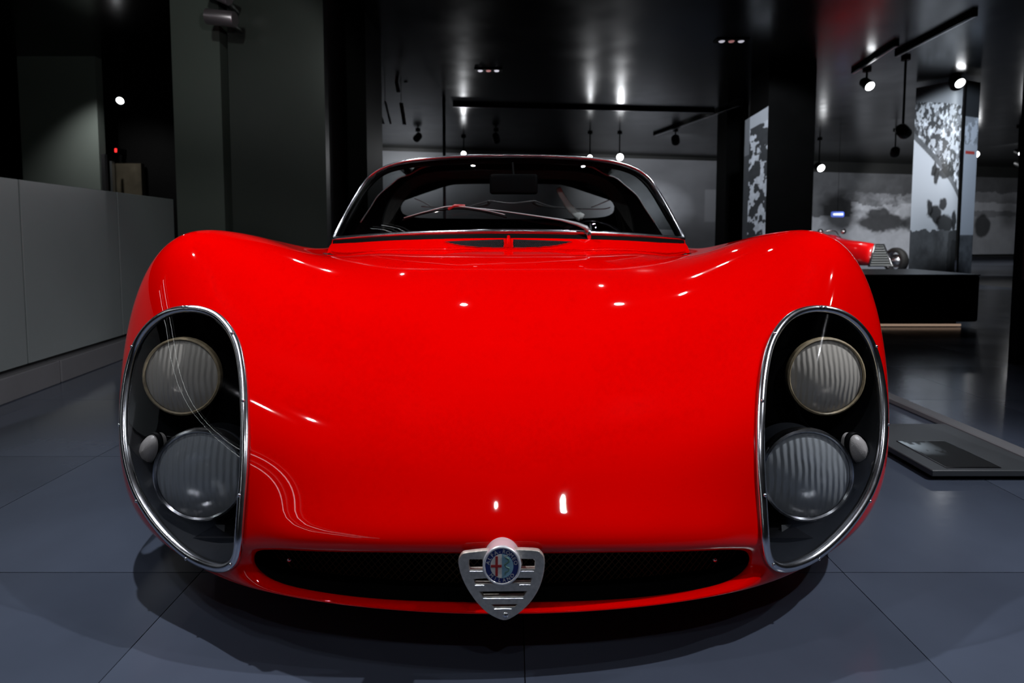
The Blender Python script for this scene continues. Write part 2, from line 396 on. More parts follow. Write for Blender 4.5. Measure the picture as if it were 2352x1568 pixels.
BF = np.array([[(i+1)*nu+j, (i+1)*nu+(j+1) % nu, i*nu+(j+1) % nu, i*nu+j] for i in range(nv-1) for j in range(nu)])
FC = BV[BF].mean(1)
bvh = BVHTree.FromPolygons([Vector(v) for v in BV], BF.tolist())
def cast(px, py, off=0.0):
    d = Vector(ray(px, py)).normalized(); h = bvh.ray_cast(Vector(CAMP), d)
    if h[0] is None: return None
    n = h[1] if h[1].dot(d) < 0 else -h[1]
    return np.array(h[0]+n*off)
def surf_near(p):
    h = bvh.find_nearest(Vector(p)); return np.array(h[0]), np.array(h[1])

car = thing('sports_car', 'low red classic sports car with twin faired headlamps and a shield grille', 'car', (XC, .85, 0))

# ---- headlamp openings: outline on the wing, the same on both sides
LO = [(1890,710),(1932,720),(1970,747),(1998,787),(2015,840),(2024,895),(2028,950),(2026,1010),(2017,1065),(2000,1118),(1975,1165),(1940,1212),(1900,1252),(1862,1280),(1825,1296),(1792,1302),(1768,1290),(1757,1262),(1753,1220),(1749,1150),(1745,1080),(1744,1010),(1746,950),(1750,890),(1757,840),(1768,795),(1787,758),(1815,728),(1850,713)]
LOc = catmull(np.array(LO, float), 5, closed=True)
RP = []
for q in LOc:
    p = None; c = np.array([1890., 1000.]); s = 0
    while p is None and s < .2:
        qq = q+(c-q)*s; p = cast(qq[0], qq[1]); s += .01
    RP.append(p)
RP = np.array(RP)
for _ in range(2): RP = (np.roll(RP, 1, 0)+2*RP+np.roll(RP, -1, 0))/4
poly2 = pix(RP)
def inside(pts, poly):
    x, y = pts[:, 0], pts[:, 1]; r = np.zeros(len(pts), bool); n = len(poly)
    for i in range(n):
        x1, y1 = poly[i]; x2, y2 = poly[(i+1) % n]
        c = ((y1 > y) != (y2 > y)) & (x < (x2-x1)*(y-y1)/(y2-y1+1e-12)+x1); r ^= c
    return r
mirx = lambda p: np.stack([2*XC-p[..., 0], p[..., 1], p[..., 2]], -1)
fr = FC.copy(); left = fr[:, 0] < XC; fr[left] = mirx(fr[left])
lamp_face = inside(pix(fr), poly2) & (FC[:, 1] < 1.30) & (np.abs(FC[:, 0]-XC) > .3) & (FC[:, 2] > .1)
XR = FC[:, 0]-XC; YR = FC[:, 1]; ZR = FC[:, 2]
cabin = (YR > 1.96) & (YR < 3.02) & (np.abs(XR) < .64) & (ZR > .5)
deck = (YR >= 3.02) & (YR < 4.15) & (np.abs(XR) < .50) & (ZR > .5)
arch = np.zeros(len(FC), bool)
WY = (1.56, 3.58)
for wy in WY: arch |= (np.abs(XR) > .52) & (np.hypot(YR-wy, ZR-.31) < .345) & (ZR < .6) & ((YR > wy-.35) & (YR < wy+.35)) & (ZR < .62) & (np.abs(XR) > .6)
keep = ~(lamp_face | cabin | deck | arch)
def submesh(mask):
    f = BF[mask]; u, inv = np.unique(f, return_inverse=True); return BV[u], inv.reshape(f.shape)
bv, bf = submesh(keep)
nb = len(bv); tail = BG[-1]; bv = np.concatenate([bv, tail, tail.mean(0)[None]]); bf = bf.tolist()+[[nb+j, nb+(j+1) % nu, nb+nu] for j in range(nu)]
body = obj('body_shell', bv, bf, RED, car, smooth=True)
# inner black liner below the shell so that nothing shows through the openings
uv_, uf_ = join(box(XC-.58, XC+.58, 1.0, 4.6, .10, .13))
obj('underbody', uv_, uf_, BLK, car)

# ---- lamps, one assembly per side
def lamp_side(side):
    mm = (lambda p: np.asarray(p, float)) if side > 0 else (lambda p: mirx(np.asarray(p, float)))
    O = mm(RP); sd = FC[:, 0] > XC if side > 0 else FC[:, 0] < XC
    # bowl
    cen = O.mean(0); Dn = np.array([-.30*side, .95, -.05]); Dn /= np.linalg.norm(Dn)
    rings = [O, cen+(O-cen)*.985+Dn*.03, cen+(O-cen)*.95+Dn*.13, cen+(O-cen)*.80+Dn*.20, cen+(O-cen)*.5+Dn*.22, cen+(O-cen)*.02+Dn*.22]
    n = len(O); V = np.concatenate(rings); Fc = [[i*n+j, i*n+(j+1) % n, (i+1)*n+(j+1) % n, (i+1)*n+j] for i in range(len(rings)-1) for j in range(n)]
    hs = obj('headlamp_housing', V, Fc, HOUSE, car, smooth=True)
    # clear cover: the skin of the wing over the opening
    cv, cf = submesh(lamp_face & sd)
    obj('headlamp_cover', cv, cf, COVER, car, smooth=True)
    N = np.array([surf_near(p)[1] for p in O]); N *= np.sign((N*(CAMP-O)).sum(1))[:, None]
    ring = O+N*.002
    rim = obj('headlamp_rim', *tube(ring, .0078, 8, closed=True), CHROME, car, smooth=True)
    for k in range(0, n, n//9):
        obj('screw', *xf(lathe([(0.0001, .0025), (.002, .0022), (.003, .001), (.003, 0)], 10), frame_to(ring[k]+N[k]*.0075, N[k])), CHROME, rim, smooth=True)
    def lamp(px, py, Y, r, lensm, nm, gasket, aim=(0, -1, .04)):
        c = mm(P(px, py, Y)); M = frame_to(c, (aim[0]*side, aim[1], aim[2]))
        l = obj(nm, *xf(lathe([(r*1.02, -.012), (r*1.05, -.008), (r*1.045, .003), (r*1.0, .005), (r*.965, .002)], 40), M), gasket, car, smooth=True, edgesplit=40)
        obj('lamp_barrel', *xf(lathe([(r*1.0, -.01), (r*.98, -.03), (r*.6, -.063), (.001, -.066)], 32), M), BLKR, l, smooth=True)
        prof = [(r*.96*math.sin(a)*1.0, -.06*math.cos(a)) for a in np.linspace(.04, PI/2, 10)]
        obj('reflector', *xf(lathe([(p0, p1) for p0, p1 in prof], 40), M), REFL, l, smooth=True)
        lens = [(r*.97*s, .016*(1-s*s)) for s in np.linspace(.001, 1, 10)]
        obj('lens', *xf(lathe(lens, 40), M), lensm, l, smooth=True)
        obj('bulb_shield', *xf(lathe([(.001, -.012), (r*.2, -.014), (r*.24, -.022), (r*.22, -.04)], 20), M), BULBM, l, smooth=True)
        return c, M
    cu, Mu = lamp(1897, 864, 1.15, .077, LENSY, 'upper_headlamp', BEZY)
    cl, Ml = lamp(1853, 1090, 1.045, .084, LENSC, 'lower_headlamp', CHROME)
    # cups round the lamps
    a = np.linspace(0, 2*PI, 48, endpoint=False)
    for (px, py, Y, r) in ((1922, 905, 1.172, .0900), (1850, 1104, 1.07, .094)):
        c = mm(P(px, py, Y)); M = frame_to(c, (.05*side, -1, .05))
        obj('lamp_cup', *xf(lathe([(r*.97, -.07), (r*.985, 0), (r, .003), (r*1.015, 0), (r*1.0, -.07)], 48), M), HOUSE, car, smooth=True)
    c = mm(P(1973, 1033, 1.112)); M = frame_to(c, (.3*side, -1, .15)) @ Matrix.Rotation(.35*side, 4, 'Z') @ Matrix.Diagonal((.85, 1.25, 1, 1))
    ind = obj('indicator_lamp', *xf(lathe([(.0003, .014), (.012, .012), (.021, .006), (.0262, -.002), (.0262, -.02)], 28), M), INDM, car, smooth=True)
    obj('bezel', *xf(lathe([(.0262, .0), (.0285, .001), (.029, -.01)], 28), M), BLK, ind, smooth=True)
    # tray at the bottom of the housing
    q = [mm(P(1795, 1205, 1.03)), mm(P(1880, 1200, 1.10)), mm(P(1900, 1235, 1.08)), mm(P(1800, 1290, .985))]
    V = q+[p+np.array([0, .004, -.006]) for p in q]
    obj('lamp_tray', V, [(0, 1, 2, 3), (7, 6, 5, 4), (0, 4, 5, 1), (1, 5, 6, 2), (2, 6, 7, 3), (3, 7, 4, 0)], pmat('tray_grey', (.03, .032, .034), .35), car)
lamp_side(1); lamp_side(-1)

# ---- mouth: gauze and its dark duct
m0 = loops[0]; cen = m0.mean(0)
rg = [m0, m0+np.array([0, .10, 0]), cen+(m0-cen)*.9+np.array([0, .12, 0]), cen+(m0-cen)*.01+np.array([0, .12, 0])]
V = np.concatenate(rg); Fc = [[i*nu+j, i*nu+(j+1) % nu, (i+1)*nu+(j+1) % nu, (i+1)*nu+j] for i in range(3) for j in range(nu)]
obj('air_duct', V, Fc, BLK, car, smooth=True)
gz = []; mpoly = pix(m0)
xs0, xs1 = m0[:, 0].min(), m0[:, 0].max(); z0_, z1_ = m0[:, 2].min(), m0[:, 2].max()
def my(x): t = abs(x-XC)/.37; return .905+.045*t*t
def inm(p): return inside(np.array([[p[0], p[2]]]), m0[:, [0, 2]])[0]
sp = .0115; x = xs0-.1
while x < xs1+.1:
    for sg in (1, -1):
        n_ = 14; pts = [np.array([x+sg*k/n_*(z1_-z0_)*.9, 0, z0_+(z1_-z0_)*k/n_]) for k in range(n_+1)]
        for a_, b_ in zip(pts, pts[1:]):
            if inm(a_) and inm(b_):
                a2 = np.array([a_[0], my(a_[0])-.002, a_[2]]); b2 = np.array([b_[0], my(b_[0])-.002, b_[2]]); gz.append(tube([a2, b2], .0009, 3, cap=False))
    x += sp
GAUZE = pmat('grille_gauze', (.10, .085, .05), .4, .8)
g = obj('grille_gauze', *join(*gz), GAUZE, car); g['kind'] = 'stuff'
for sd in (-1, 1):
    obj('screw', *xf(lathe([(.0001, .003), (.003, .002), (.004, 0)], 10), frame_to((XC+sd*.352, .905, H-.535), (0, -1, .2))), CHROME, car, smooth=True)

# ---- shield
YS = .812
def sp2(cx, cy):                           # a point on the shield's own upright plane, in metres about its centre
    p = P(1050+cx/7.838, 1220+cy/7.838, YS); return p[0], p[2]
so = [(170,372),(95,400),(45,480),(42,560),(70,700),(120,840),(200,1000),(320,1180),(440,1320),(560,1430),(700,1510),(800,1548),(850,1555),(910,1545),(1000,1500),(1130,1410),(1260,1290),(1370,1150),(1460,990),(1520,820),(1552,660),(1562,520),(1540,430),(1490,370),(1420,335),(1100,318),(800,318),(500,335)]
so2 = [sp2(*q) for q in so]
sxc = sp2(803, 500)[0]
outer = catmull(np.array([[a, b] for a, b in so2]), 4, closed=True)
holes = [[(225,465),(470,465),(480,560),(470,668),(230,675),(205,640),(200,500)], [(1110,455),(1370,460),(1415,500),(1408,655),(1120,660),(1160,560)],
         [(285,820),(600,800),(1000,800),(1362,800),(1330,905),(980,912),(930,925),(500,925),(320,925)], [(385,1045),(1282,1035),(1200,1150),(470,1160)], [(585,1275),(1112,1270),(1045,1335),(665,1345)]]
cu_ = bpy.data.curves.new('shield', 'CURVE'); cu_.dimensions = '2D'; cu_.fill_mode = 'BOTH'; cu_.extrude = .0028; cu_.bevel_depth = .0012; cu_.bevel_resolution = 2
def add_spline(pts):
    s = cu_.splines.new('POLY'); s.points.add(len(pts)-1); s.use_cyclic_u = True
    for k, p in enumerate(pts): s.points[k].co = (p[0], p[1], 0, 1)
add_spline(outer)
for h in holes: add_spline([sp2(*q) for q in h])
def curve_mesh(cu, M, name, mat, parent):
    o = bpy.data.objects.new('tmp', cu); COL.objects.link(o); dg = bpy.context.evaluated_depsgraph_get(); me = o.evaluated_get(dg).to_mesh()
    V = [tuple(M @ v.co) for v in me.vertices]; Fc = [list(p.vertices) for p in me.polygons]; o.to_mesh_clear(); bpy.data.objects.remove(o)
    return obj(name, V, Fc, mat, parent)
shield = curve_mesh(cu_, Matrix(((1, 0, 0, 0), (0, 0, -1, YS), (0, 1, 0, 0), (0, 0, 0, 1))), 'grille_shield', ALU, car)
sc_, sz_ = sp2(872, 1470)
obj('screw', *xf(lathe([(.0001, .003), (.0035, .0025), (.0045, 0)], 14), frame_to((sc_, YS-.004, sz_), (0, -1, 0))), CHROME, shield, smooth=True)
for (za, xa, xb) in ((690, 225, 465), (690, 1110, 1385), (940, 320, 490), (930, 1120, 1320), (1175, 470, 1190), (1362, 670, 980)):
    a_ = sp2(xa, za); b_ = sp2(xb, za); obj('slat_edge', *rbox(a_[0], b_[0], YS-.0048, YS+.006, a_[1]-.0008, a_[1]+.0008, .0004, 1), CHROME, shield)
# roundel: chrome cup, enamel disc, writing
rc = sp2(808, 530); RR = (sp2(1150, 530)[0]-sp2(466, 530)[0])/2
YB = YS-.012
rd = obj('badge_cup', *xf(lathe([(.0001, .0), (RR*.86, .0), (RR*.87, .0012), (RR*.93, .0022), (RR*.99, .0005), (RR, -.003), (RR*.96, -.03), (RR*.90, -.055), (RR*.8, -.07)], 56), frame_to((rc[0], YB, rc[1]), (0, -1, .12))), SATIN, car, smooth=True)
MB = Matrix.Translation(Vector((rc[0], YB-.0006, rc[1]))) @ Matrix(((1, 0, 0, 0), (0, .12, -1, 0), (0, 1, .12, 0), (0, 0, 0, 1)))
def disc(pts, z, M): return [tuple(M @ Vector((p[0], p[1], z))) for p in pts], [list(range(len(pts)))]
def plate(name, pts, z, mat, t=.0005):
    n = len(pts); V = [tuple(MB @ Vector((p[0], p[1], z))) for p in pts]+[tuple(MB @ Vector((p[0], p[1], z+t))) for p in pts]
    return obj(name, V, [list(range(n))[::-1], [i+n for i in range(n)]]+[[i, (i+1) % n, n+(i+1) % n, n+i] for i in range(n)], mat, rd)
circ = lambda r, a0=0, a1=2*PI, n=48: [(r*math.cos(a), r*math.sin(a)) for a in np.linspace(a0, a1, n, endpoint=(a1-a0 < 6))]
BLUE = pmat('badge_blue_enamel', (.008, .02, .16), .25, coat=.6); WHT = pmat('badge_white_enamel', (.62, .63, .62), .25, coat=.6)
CROSS = pmat('badge_red_enamel', (.28, .01, .01), .3, coat=.6); SKY = pmat('badge_pale_blue_enamel', (.18, .36, .48), .25, coat=.6)
GRN = pmat('badge_green_enamel', (.07, .16, .13), .3, coat=.6); SILV = pmat('badge_letters', (.7, .7, .68), .3, .6)
r1 = RR*.86; r2 = RR*.60
plate('blue_ring', circ(r1), 0, BLUE); plate('white_field', circ(r2, PI/2, 3*PI/2, 24), .0006, WHT); plate('pale_blue_field', circ(r2, -PI/2, PI/2, 24), .0006, SKY)
def rect(x0, x1, y0, y1): return [(x0, y0), (x1, y0), (x1, y1), (x0, y1)]
plate('cross', rect(-r2*.56, -r2*.34, -r2*.82, r2*.82), .0012, CROSS); plate('cross', rect(-r2*.96, -r2*.02, -r2*.09, r2*.11), .0013, CROSS)
sn = catmull([(.30, .72), (.55, .62), (.62, .40), (.42, .25), (.25, .10), (.40, -.08), (.62, -.18), (.55, -.42), (.32, -.50), (.28, -.72)], 6)*r2
Vs, Fs = tube([tuple(MB @ Vector((p[0], p[1], .0012))) for p in sn], list(np.linspace(.0014, .0007, len(sn))), 6)
obj('serpent', Vs, Fs, GRN, rd, smooth=True)
plate('serpent_crown', [(r2*.2, r2*.78), (r2*.46, r2*.78), (r2*.5, r2*.92), (r2*.38, r2*.85), (r2*.33, r2*.93), (r2*.27, r2*.85), (r2*.16, r2*.92)], .0013, SILV)
def letter(ch, ang, rad, size, flip=False):
    t = bpy.data.curves.new('letter', 'FONT'); t.body = ch; t.size = size; t.align_x = 'CENTER'; t.align_y = 'CENTER'; t.extrude = .0002
    R = Matrix.Rotation(ang-PI/2+(PI if flip else 0), 4, 'Z'); T = Matrix.Translation(Vector((rad*math.cos(ang), rad*math.sin(ang), .0009)))
    return curve_mesh(t, MB @ T @ R, 'letter', SILV, rd)
wd = 'ALFA-ROMEO'
for k, ch in enumerate(wd): letter(ch, math.radians(167-154*k/(len(wd)-1)), RR*.725, RR*.27)
wd = 'MILANO'
for k, ch in enumerate(wd): letter(ch, math.radians(222+96*k/(len(wd)-1)), RR*.725, RR*.25, True)

# ---- windscreen: foot curve and head arch
CXW = XC
def foot(s, dz=0., dy=0., wx=1.0):
    Y = 1.88+.24*s*s+dy; p = P(1168+402*s, 531+17*s*s, Y); return np.array([p[0]*wx+(1-wx)*CXW, Y, p[2]+dz])
AR = [(0,357,2.22),(80,358,2.22),(170,363,2.225),(240,371,2.24),(289,386,2.26),(318,405,2.27),(338,430,2.26),(360,466,2.22),(380,503,2.17),(395,532,2.135),(402,548,2.12)]
arR = catmull([P(1168+a, b, c) for a, b, c in AR], 5)
arL = catmull([P(1168-a, b, c) for a, b, c in AR], 5)
ARC = np.concatenate([arL[::-1], arR[1:]]); na = len(ARC)
def resamp(path, n, fn=None):
    d = np.concatenate([[0], np.cumsum(np.linalg.norm(np.diff(path, axis=0), axis=1))]); t = np.linspace(0, d[-1], n)
    return np.stack([np.interp(t, d, path[:, k]) for k in range(3)], 1)
# the foot is paired with the arch by arc length
nw = 81; A2 = resamp(ARC, nw); B2 = np.array([foot(s) for s in np.clip((A2[:, 0]-A2[:, 0].mean())/((A2[-1, 0]-A2[0, 0])/2), -1, 1)])
WS = np.zeros((15, nw, 3))
for k in range(15):
    t = k/14; WS[k] = B2*(1-t)+A2*t; WS[k, :, 1] -= .05*4*t*(1-t)*np.clip((A2[:, 2]-B2[:, 2])/.3, 0, 1)
obj('windscreen', *grid(WS), GLASS, car, smooth=True)
FT = np.array([foot(s) for s in np.linspace(-1, 1, 61)])
obj('windscreen_arch_trim', *tube(ARC+np.array([0, -.004, 0]), .0052, 8), CHROME, car, smooth=True)
obj('windscreen_foot_trim', *tube(FT+np.array([0, -.004, 0]), .0075, 8), CHROME, car, smooth=True)
RUB = np.array([[foot(s, -.007, -.010), foot(s, -.014, -.020), foot(s, -.026-.006*(abs(s) > .88), -.026)] for s in np.linspace(-1.005, 1.005, 61)])
obj('windscreen_rubber', *grid(RUB), BLKR, car, smooth=True)
# cowl between bonnet and screen
CW = []
for s in np.linspace(-1.01, 1.01, 81):
    a = foot(s, -.016, -.014); sx = a[0]
    low, _ = surf_near((sx*1.0, foot(s)[1]-.065, .62)); low2 = low+np.array([0, -.012, -.001])
    mid = (a+low)/2+np.array([0, -.004, .003])
    CW.append([a+np.array([0, .006, .012]), a, mid, low+np.array([0, 0, .002]), low2+np.array([0, 0, -.004])])
CW = np.array(CW); obj('cowl_panel', *grid(CW), RED, car, smooth=True)
# bonnet shut line: a fine black gap with a bright turned edge
def cowl_at(s, t, lift=.0015):            # t: 0 foot .. 1 bonnet edge
    i = (s+1.01)/2.02*80; i0 = int(min(79, max(0, math.floor(i)))); f = i-i0; r = CW[i0]*(1-f)+CW[i0+1]*f
    a, b, c = r[1], r[2], r[3]; p = a*(1-2*t)+b*2*t if t < .5 else b*(2-2*t)+c*(2*t-1)
    return p+np.array([0, -.6*lift, lift])
edge = np.array([CW[k, 3]+np.array([0, -.008, .0018]) for k in range(1, 80)])
obj('bonnet_edge', *tube(edge, .0022, 6), RED, car, smooth=True)
# two cowl vents with honeycomb
for sd in (-1, 1):
    prof = []; 
    for k in range(25):
        u = k/24; s = sd*(.025+.335*u); wdt = (1-u**2.2)**.8 if u < 1 else 0; prof.append((s, .30+.12*u, .30+.12*u+(.60-.0*u)*wdt))
    A = np.array([[cowl_at(s, a), cowl_at(s, (a+b)/2), cowl_at(s, min(b, .98))] for s, a, b in prof])
    vt = obj('cowl_vent', *grid(A), BLK, car, smooth=True)
    loopp = np.concatenate([A[:, 0], A[::-1, 2]])
    obj('vent_edge', *tube(loopp, .0014, 6, closed=True), RED, vt, smooth=True)
    hx = []
    for row in range(7):
        tt = (row+.5)/7
        for c_ in range(34):
            u = (c_+.5*(row % 2)+.5)/34; k = u*24; k0 = int(min(23, k)); f = k-k0
            s, a, b = [prof[k0][q]*(1-f)+prof[k0+1][q]*f for q in range(3)]; w_ = b-a
            tA = .30+.12*u+tt*.6
            if tA > b-.03: continue
            c0 = cowl_at(s, tA, .003); ds = .0048; hexp = []
            ex = cowl_at(s+.004*sd, tA, .003)-c0; ex /= np.linalg.norm(ex); ey = cowl_at(s, min(.99, tA+.03), .003)-cowl_at(s, tA-.03, .003); ey /= np.linalg.norm(ey)
            hexp = [c0+ds*(math.cos(q*PI/3)*ex+math.sin(q*PI/3)*ey*1.1) for q in range(4)]
            hx.append(tube(hexp, .0004, 3, cap=False))
    h_ = obj('honeycomb', *join(*hx), pmat('vent_mesh', (.03, .03, .033), .6, .3), vt); h_['kind'] = 'stuff'
obj('cowl_divider', *tube([cowl_at(0, .12, .003), cowl_at(0, .5, .004), cowl_at(0, .95, .003)], .006, 8), RED, car, smooth=True)

# ---- wiper: pivot right of centre, arm reaching left
def wsp(px, py, off=.014):
    best = None; q = np.array([px, py])
    fl_ = WS.reshape(-1, 3); d = np.hypot(*(pix(fl_)-q).T); return P(px, py, fl_[d.argmin()][1]-off)
arm = [wsp(1352, 532, .03), wsp(1345, 522, .03), wsp(1325, 514, .024), wsp(1290, 505, .02), wsp(1240, 497, .018), wsp(1150, 484, .018), wsp(1058, 474, .02)]
WIPM = pmat('grey_wiper_metal', (.34, .34, .35), .45, .4)
EDGE = pmat('bright_edge', (.62, .64, .66), .4, .3)
wp = obj('wiper_arm', *tube(arm, [.010, .011, .009, .006, .0035, .0028, .0026], 8, flat=((0, -.3, .95), .6)), WIPM, car, smooth=True)
piv = foot(.45); piv2 = wsp(1352, 545, .02)
obj('wiper_pivot', *tube([piv2+np.array([0, .01, -.03]), piv2, arm[0]+np.array([0, -.003, .006])], [.010, .009, .008], 12), CHROME, wp, smooth=True)
bl = catmull([wsp(924, 503), wsp(960, 491), wsp(1000, 482), wsp(1050, 476), wsp(1100, 481), wsp(1135, 489), wsp(1164, 496)], 4)
obj('wiper_blade', *tube(bl+np.array([0, .002, -.004]), .0030, 6), BLKR, wp, smooth=True)
obj('blade_bridge', *tube(catmull([wsp(928, 500, .02), wsp(985, 484, .024), wsp(1040, 473, .028), wsp(1110, 482, .024), wsp(1160, 493, .02)], 4), .0016, 6), WIPM, wp, smooth=True)
obj('blade_clip', *tube([wsp(1030, 480, .026), wsp(1045, 472, .028), wsp(1068, 473, .028)], .005, 6), pmat('red_clip', (.35, .03, .03), .4), wp, smooth=True)

# ---- roof, arches, cabin
def ringpts(L, Y, cx=1166, n=6, zf=None):
    R = catmull([P(cx+a, b, Y) for a, b in L], n); Lf = catmull([P(cx-a, b, Y) for a, b in L], n); return np.concatenate([Lf[::-1], R[1:]])
NA = 91
headi = resamp(ARC+np.array([0, .012, 0]), NA)
A_out = resamp(ringpts([(0,371),(120,373),(190,383),(223,400),(248,408),(268,424),(297,449),(315,477),(336,508),(358,543)], 2.5), NA)
A_in = resamp(ringpts([(0,390),(120,391),(190,397),(230,412),(255,434),(273,460),(285,490),(292,530),(293,560)], 2.52), NA)
C_out = resamp(ringpts([(0,411),(120,412),(170,418),(205,430),(232,452),(250,478),(260,510),(262,560)], 3.0), NA)
OPN = ringpts([(0,421),(120,423),(180,432),(215,444),(240,462),(246,476),(238,492),(200,500),(100,502),(0,503)], 3.02)[:-0 or None]
top = slice(24, NA-24)
hd = headi[20:NA-20]; ao = A_out[20:NA-20]
roofrow = [hd+np.array([0, 0, -.001]), hd*.4+ao*.6+np.array([0, 0, .022]), ao+np.array([0, .02, .012]), C_out[20:NA-20]*.3+ao*.7+np.array([0, .2, .04]), C_out[20:NA-20]+np.array([0, .05, .05])]
obj('roof_panel', *solid(np.array(roofrow), (0, .0, -.008)), BLKG, car, smooth=True, edgesplit=50)
# header and pillars: black band just inside the head arch
inner_head = resamp(np.concatenate([catmull([P(1168-a, b, c) for a, b, c in [(0,374,2.24),(100,375,2.24),(190,380,2.25),(250,388,2.26),(290,402,2.27),(316,424,2.27),(336,452,2.25),(358,490,2.2),(378,524,2.16),(390,548,2.13)]], 5)[::-1], catmull([P(1168+a, b, c) for a, b, c in [(0,374,2.24),(100,375,2.24),(190,380,2.25),(250,388,2.26),(290,402,2.27),(316,424,2.27),(336,452,2.25),(358,490,2.2),(378,524,2.16),(390,548,2.13)]], 5)[1:]]), NA)
obj('windscreen_frame', *solid(np.array([headi, inner_head]), (0, .025, 0)), BLK, car, smooth=True, edgesplit=50)
obj('roof_hoop', *solid(np.array([A_out, A_in]), (0, .03, 0)), BLK, car, smooth=True, edgesplit=50)
obj('window_edge_trim', *tube(np.concatenate([A_out[4:34]]), .0035, 6), EDGE, car, smooth=True)
obj('window_edge_trim', *tube(np.concatenate([A_out[-34:-4]]), .0035, 6), EDGE, car, smooth=True)
obj('headlining', *grid(np.array([A_in, A_in*.5+C_out*.5, C_out])), LINER, car, smooth=True)
obj('headlining_front', *grid(np.array([inner_head[26:-26]+np.array([0, .03, 0]), A_out[26:-26]])), BLK, car, smooth=True)
sg = [np.array([headi[2:26], A_out[2:26]*.98+headi[2:26]*.02]), np.array([headi[-26:-2], A_out[-26:-2]*.98+headi[-26:-2]*.02])]
for q in sg: obj('side_window', *grid(q), SGLASS, car, smooth=True)
# bulkhead with rear window opening
no = len(OPN); OPr = resamp(np.concatenate([OPN, OPN[:1]]), NA+30)[:-1]
a = np.linspace(0, 2*PI, len(OPr), endpoint=False)
ccn = OPr.mean(0); ang = np.arctan2((OPr-ccn)[:, 2], (OPr-ccn)[:, 0])
outr = []
for q in ang:
    c_, s_ = math.cos(q), math.sin(q); k = min(.66/(abs(c_)+1e-6), (.17 if s_ > 0 else .5)/(abs(s_)+1e-6)); outr.append(ccn+np.array([c_, 0, s_])*k)
bk = np.array([np.vstack([OPr, OPr[:1]]), np.vstack([outr, outr[:1]])])
OUTC = C_out
# clip the outer edge to the hoop so that nothing rises above the roof
for r_ in bk[1]:
    i = np.abs(OUTC[:, 0]-r_[0]).argmin()
    if r_[2] > ccn[2]: r_[2] = min(r_[2], max(OUTC[i, 2]+.01, ccn[2]))
obj('rear_bulkhead', *solid(bk, (0, .02, 0)), BLK, car)
obj('cabin_tub', *join(box(XC-.66, XC+.66, 1.95, 3.0, .14, .18), box(XC-.66, XC-.62, 2.05, 3.0, .18, .60), box(XC+.62, XC+.66, 2.05, 3.0, .18, .60)), BLK, car)
dash = np.array([[foot(s, -.012, .004, .97), foot(s, -.01, .1, .95), [foot(s)[0]*.93, 2.22, .655], [foot(s)[0]*.93, 2.25, .56]] for s in np.linspace(-1, 1, 31)])
obj('dashboard', *grid(dash), BLK, car, smooth=True)
# steering wheel (right of the photograph's centre)
swc = P(1360, 590, 2.38); a = np.linspace(0, 2*PI, 40, endpoint=False); swr = .165
rim = np.array([swc+swr*(math.cos(q)*np.array([1, 0, 0])+math.sin(q)*np.array([0, .42, .907])) for q in a])
sw = obj('steering_wheel', *tube(rim, .012, 8, closed=True), BLKG, car, smooth=True)
for q in (PI/2, PI/2+2.1, PI/2-2.1): obj('spoke', *tube([swc, swc+swr*(math.cos(q)*np.array([1, 0, 0])+math.sin(q)*np.array([0, .42, .907]))], .007, 6), METAL, sw)
# seats
for sx in (-1, 1):
    cxs = XC+sx*.30
    st = obj('seat_back', *rbox(cxs-.21, cxs+.21, 2.74, 2.88, .25, .64, .05, 4), BLK, car, smooth=True)
    obj('seat_cushion', *rbox(cxs-.21, cxs+.21, 2.40, 2.78, .18, .32, .05, 4), BLK, st, smooth=True)
    pp = catmull([P(1166+sx*302, 548, 2.62), P(1166+sx*306, 532, 2.64), P(1166+sx*314, 515, 2.66), P(1166+sx*323, 512, 2.68), P(1166+sx*326, 530, 2.68), P(1166+sx*330, 550, 2.68)], 4)
    obj('seat_shoulder', *tube(pp, .012, 8), TAN, car, smooth=True)
# mirror
mc = P(1180, 423, 2.16)
mr = obj('rear_view_mirror', *rbox(mc[0]-.091, mc[0]+.091, mc[1]-.012, mc[1]+.014, mc[2]-.038, mc[2]+.038, .011, 4), BLK, car, smooth=True, edgesplit=50)
obj('mirror_stem', *tube([mc+np.array([0, .01, .03]), mc+np.array([-.004, .03, .085])], .004, 8), BLK, mr)
obj('mirror_glass', *rbox(mc[0]-.082, mc[0]+.082, mc[1]+.0135, mc[1]+.016, mc[2]-.031, mc[2]+.031, .001, 1), METAL, mr)
# rear deck with bright edges seen through the rear opening
DK = np.array([[np.array([XC+x_, 3.06, H+.012-.05*abs(x_)]), np.array([XC+x_, 3.5, H+.055-.06*abs(x_)]), np.array([XC+x_, 4.16, H-.04-.06*abs(x_)])] for x_ in np.linspace(-.52, .52, 21)])
obj('engine_cover', *grid(DK), BLKG, car, smooth=True)
def dpt(px, py, Y): return P(px, py, Y)
for pts in ([(968,474),(1060,476),(1098,468),(1124,461)], [(1124,461),(1175,467),(1228,461)], [(1228,461),(1262,473),(1300,478),(1380,480),(1402,476)], [(952,455),(975,465),(990,474)], [(1358,476),(1385,465),(1404,457)]):
    obj('engine_cover_edge', *tube(catmull([dpt(a_, b_, 3.42) for a_, b_ in pts], 5), .0035, 6), EDGE, car, smooth=True)
for pts in ([(1124,462),(1118,470),(1085,476)], [(1225,463),(1236,471),(1275,478)]):
    obj('engine_cover_bracket', *tube(catmull([dpt(a_, b_, 3.40) for a_, b_ in pts], 5), [.012]*3+[.008]*4+[.004]*4, 8), pmat('bracket_grey', (.25, .26, .26), .4, .5), car, smooth=True)

